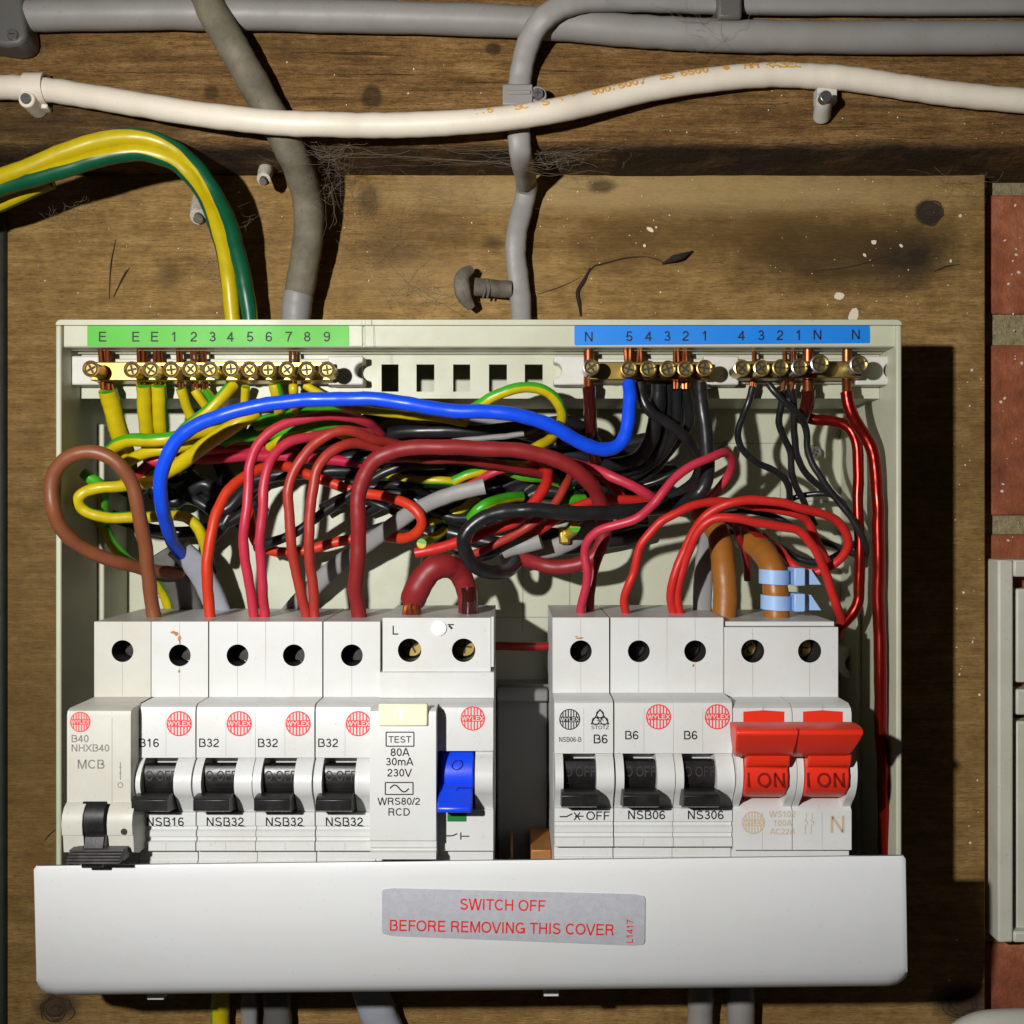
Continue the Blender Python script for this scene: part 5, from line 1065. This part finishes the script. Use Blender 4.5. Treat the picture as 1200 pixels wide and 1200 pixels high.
# grey clip on the down cable
t = thing('cable_clip', 'grey clip with bright screw on the grey cable above white cable', 'cable clip', P(610, 108, HJ))
h = HJ+9; mb = MB(); mb.prism_x([(HJ+.1, zm(124, h)), (h-1, zm(124, h)), (h, zm(122, h)), (h, zm(99, h)), (h-1.4, zm(96.5, h)), (HJ+.1, zm(96.5, h))], xm(589, h), xm(624, h)); mb.cyl(xm(630, h), zm(110, h), HJ+.1, h-1, 3.0); mb.box(xm(594, h), xm(622, h), h, h+.6, zm(111, h), zm(106, h)); mb.build('body', M['w_conduit'], t, bevel=.5)
mb = MB(); mb.cyl(xm(630, h), zm(110, h), h-1, h+.8, 1.9, 0, 24, 1.7)
for a in (0.3, 1.87): mb.box(xm(630, h)-1.1, xm(630, h)+1.1, h+.8, h+.84, zm(110, h)-.15, zm(110, h)+.15, 1) if a < 1 else mb.box(xm(630, h)-.15, xm(630, h)+.15, h+.8, h+.86, zm(110, h)-1.1, zm(110, h)+1.1, 1)
mb.build('screw', [M['steel'], M['hole']], t)
mb = MB(); h = HJ+11.5; mb.box(xm(841, h), xm(870, h), HJ+.1, h, zm(21, h), zm(-12, h)); tag(mb.build('cable_clip', M['w_dkgrey'], bevel=1), 'grey band clip over the topmost cable at upper right', 'cable clip')
t = thing('cable_clip', 'dark grey saddle clip with screw in the top left corner', 'cable clip', P(14, 30, HJ)); h = HJ+11
mb = MB(); mb.prism_h([(xm(-30, h), zm(-40, h)), (xm(24, h), zm(-40, h)), (xm(27, h), zm(10, h)), (xm(31, h), zm(42, h)), (xm(24, h), zm(52, h)), (xm(8, h), zm(54, h)), (xm(-30, h), zm(48, h))][::-1], HJ+.1, h); mb.build('body', M['w_dkgrey'], t, bevel=1.4, seg=3)
mb = MB(); mb.cyl(xm(15, h), zm(41, h), h, h+.9, 2.0, 0, 24, 1.7); mb.box(xm(15, h)-1, xm(15, h)+1, h+.9, h+.95, zm(41, h)-.2, zm(41, h)+.2, 1); mb.build('screw', [M['steel'], M['hole']], t)
# stray white nail clips at the left
for lb, a, b_, r in (('white plastic clip stub beside the earth cables', (236, 232, 6), (233, 254, 16), 11), ('white clip stub between the earth cables and olive cable', (313, 193, 8), (309, 210, 16), 8.5)):
    t = thing('cable_clip', lb, 'cable clip', P(a[0], a[1], 0)); k = .3
    mb = MB(); mb.tube([P(*a), P((a[0]+b_[0])/2, (a[1]+b_[1])/2, (a[2]+b_[2])/2), P(*b_)], [r*k*.9, r*k, r*k*.92], 0, 20); mb.build('stub', plastic('dirty_white', lin((206, 200, 184)), .55, .7, lin((84, 74, 56)), 240, .3), t)
    mb = MB(); p1 = P(*b_); q = P(b_[0]-1, b_[1]+3, b_[2]+2); mb.tube([p1, (p1+q)/2, q], r*k*.5, 0, 16); mb.build('nail', M['rust'], t)
t = thing('coach_bolt', 'weathered bent steel bolt lying left of the grey cable', 'bolt', P(560, 338, 0))
mb = MB(); mb.tube([P(556, 336, 6), P(575, 338, 6), P(600, 339, 6)], [10.5*.3, 10.5*.3, 10*.3], 0, 20, wob=.6); mb.build('shank', M['rust'], t)
mb = MB(); mb.tube([P(553, 315, 7), P(545, 322, 8.5), P(542, 335, 9), P(545, 350, 8.5), P(553, 361, 7)], [5*.3, 8*.3, 10*.3, 8.5*.3, 5*.3], 0, 20, flat=.6, wob=.9); mb.build('head', M['rust'], t)
for i, x in enumerate((566, 571)):
    mb = MB(); mb.tube([P(x, 328, 8), P(x+3, 337, 9), P(x, 349, 8)], 1.3*.3, 0, 10); mb.build('wire_wrap', M['rust'], t)

# ------------------------------------------------------------------ dirt: cracks, splinters, flecks, cobwebs
cr = MB()
for pts, w in (([(681, 371), (679, 355), (677, 342), (684, 330), (692, 314)], 2.6), ([(684, 330), (695, 313), (708, 309), (735, 302), (758, 301)], 1.0), ([(758, 301), (770, 304), (778, 308)], .7), ([(128, 350), (130, 310), (136, 280)], 1.0), ([(133, 348), (146, 322), (152, 314)], 1.3), ([(630, 345), (660, 335), (680, 325)], .6), ([(955, 318), (1000, 312), (1040, 300)], .6), ([(1095, 318), (1110, 312), (1125, 310)], 1.0), ([(52, 985), (58, 978), (66, 972)], .9)):
    cr.tube([P(a, b_, .1) for a, b_ in pts], [w*.3*q for q in ([.5]+[1]*(len(pts)-2)+[.4])], 0, 8)
cr.tube([P(776, 309, 1), P(790, 303, 2.4), P(800, 300, 2.4), P(812, 294, 1)], [.3, 1.3, 1.2, .15], 0, 8)
tag(cr.build('wood_crack', plastic('dark_splintered_wood', (.02, .014, .008), .9, .5)), 'dark cracks and splinters in the plywood above the box', 'crack', kind='stuff')
# wood knots as slightly raised rings
kn = MB(); rs = np.random.RandomState(4)
for (px, py, rx) in ((1088, 249, 16), (1124, 1174, 20), (65, 1183, 20)):
    for j in range(7):
        r = rx*(.25+.13*j)*.31; n = 16; ph = rs.rand()*6; arc = rs.uniform(2.2, 4.5)
        pts = [np.array((xm(px, 0)+r*(1+.15*rs.randn())*math.cos(ph+q), -.1, zm(py, 0)+r*.85*(1+.15*rs.randn())*math.sin(ph+q))) for q in np.linspace(0, arc, 9)]
        kn.tube(pts, [.05]+[.22]*7+[.05], 0, 6, 3)
tag(kn.build('wood_knot', plastic('dark_knot_wood', (.03, .02, .012), .85, .5)), 'dark knots in the backboard at its upper right and bottom corners', 'knot', kind='stuff')
fl = MB(); rs = np.random.RandomState(21)
def fleck(px, py, h, r):
    n = 9; el = rs.uniform(.5, 1); a0 = rs.rand()*3; k = (DB-h)/F
    P0 = (xm(px, h), zm(py, h)); v = []
    for q in np.linspace(0, 2*math.pi, n, endpoint=False):
        a, b_ = r*k*math.cos(q)*(.8+.4*rs.rand()), r*k*el*math.sin(q)*(.8+.4*rs.rand()); v.append((P0[0]+a*math.cos(a0)-b_*math.sin(a0), P0[1]+a*math.sin(a0)+b_*math.cos(a0)))
    fl.prism_h(v, h+.02, h+.16)
for i in range(90): fleck(rs.uniform(640, 1150), rs.uniform(210, 370), 0, rs.choice([.5, .7, .9, 1.3], p=[.55, .3, .12, .03]))
for i in range(60): fleck(rs.uniform(300, 1190), rs.uniform(60, 165), HJ, rs.choice([.5, .7, 1.0, 1.8], p=[.55, .3, .12, .03]))
for i in range(30): fleck(rs.uniform(1112, 1150), rs.uniform(380, 1150), 0, rs.choice([.7, 1.0, 1.6]))
for i in range(26): fleck(rs.uniform(1172, 1198), rs.uniform(230, 650), HB, rs.choice([.7, 1.2, 1.8]))
for i in range(40): fleck(rs.uniform(20, 640), rs.uniform(230, 370), 0, rs.choice([.5, .7, .9]))
for (a, b_, r) in ((983, 347, 6), (1013, 299, 2.4), (1024, 284, 3.2), (1056, 288, 2.8), (762, 269, 4.6), (755, 288, 2), (1114, 306, 2), (1000, 370, 9), (1125, 253, 2)): fleck(a, b_, 0, r)
tag(fl.build('paint_fleck', plastic('pale_paint', lin((226, 214, 190)), .7, .3)), 'small pale paint flecks spattered over the board and joist', 'paint fleck', kind='stuff')
cw = MB(); rs = np.random.RandomState(8)
def threads(cx, cy, sx, sy, h0, h1, n, rad=.055):
    n = int(n*1.7); rad *= .5
    for i in range(n):
        p0 = np.array((cx+rs.randn()*sx, cy+rs.randn()*sy, rs.uniform(h0, h1))); p1 = np.array((cx+rs.randn()*sx, cy+rs.randn()*sy, rs.uniform(h0, h1)))
        pts = [p0*(1-q)+p1*q+np.array((rs.randn()*3, rs.randn()*3+6*math.sin(q*3.1), 0)) for q in np.linspace(0, 1, 6)]
        cw.tube([P(*q) for q in pts], rad*rs.uniform(.5, 1.5), 0, 5, 3)
threads(382, 205, 20, 26, 8, 30, 34); threads(390, 170, 28, 10, 28, 40, 12); threads(450, 260, 40, 40, 1, 8, 26, .04); threads(500, 345, 34, 18, 1, 4, 24, .06); threads(520, 225, 50, 14, 3, 14, 16, .04)
threads(560, 180, 120, 10, 24, 33, 18, .05); threads(250, 310, 16, 14, 2, 8, 12, .06); threads(70, 240, 20, 20, 4, 14, 12, .05); threads(275, 255, 22, 22, 14, 26, 8, .04); threads(1118, 210, 30, 8, 4, 30, 10, .05); threads(830, 35, 26, 22, HJ+11, HJ+12, 10, .06); threads(650, 185, 40, 10, 28, 34, 16, .06)
cw.tube([P(424, 366, 62), P(424.5, 420, 62), P(426, 474, 62)], .05, 0, 5, 3); cw.tube([P(428, 372, 60), P(429, 430, 61)], .04, 0, 5, 3)
tag(cw.build('cobweb', plastic('dusty_cobweb', lin((128, 116, 96)), .9, .2)), 'dusty cobweb threads strung between the cables and the joist', 'cobweb', kind='stuff')
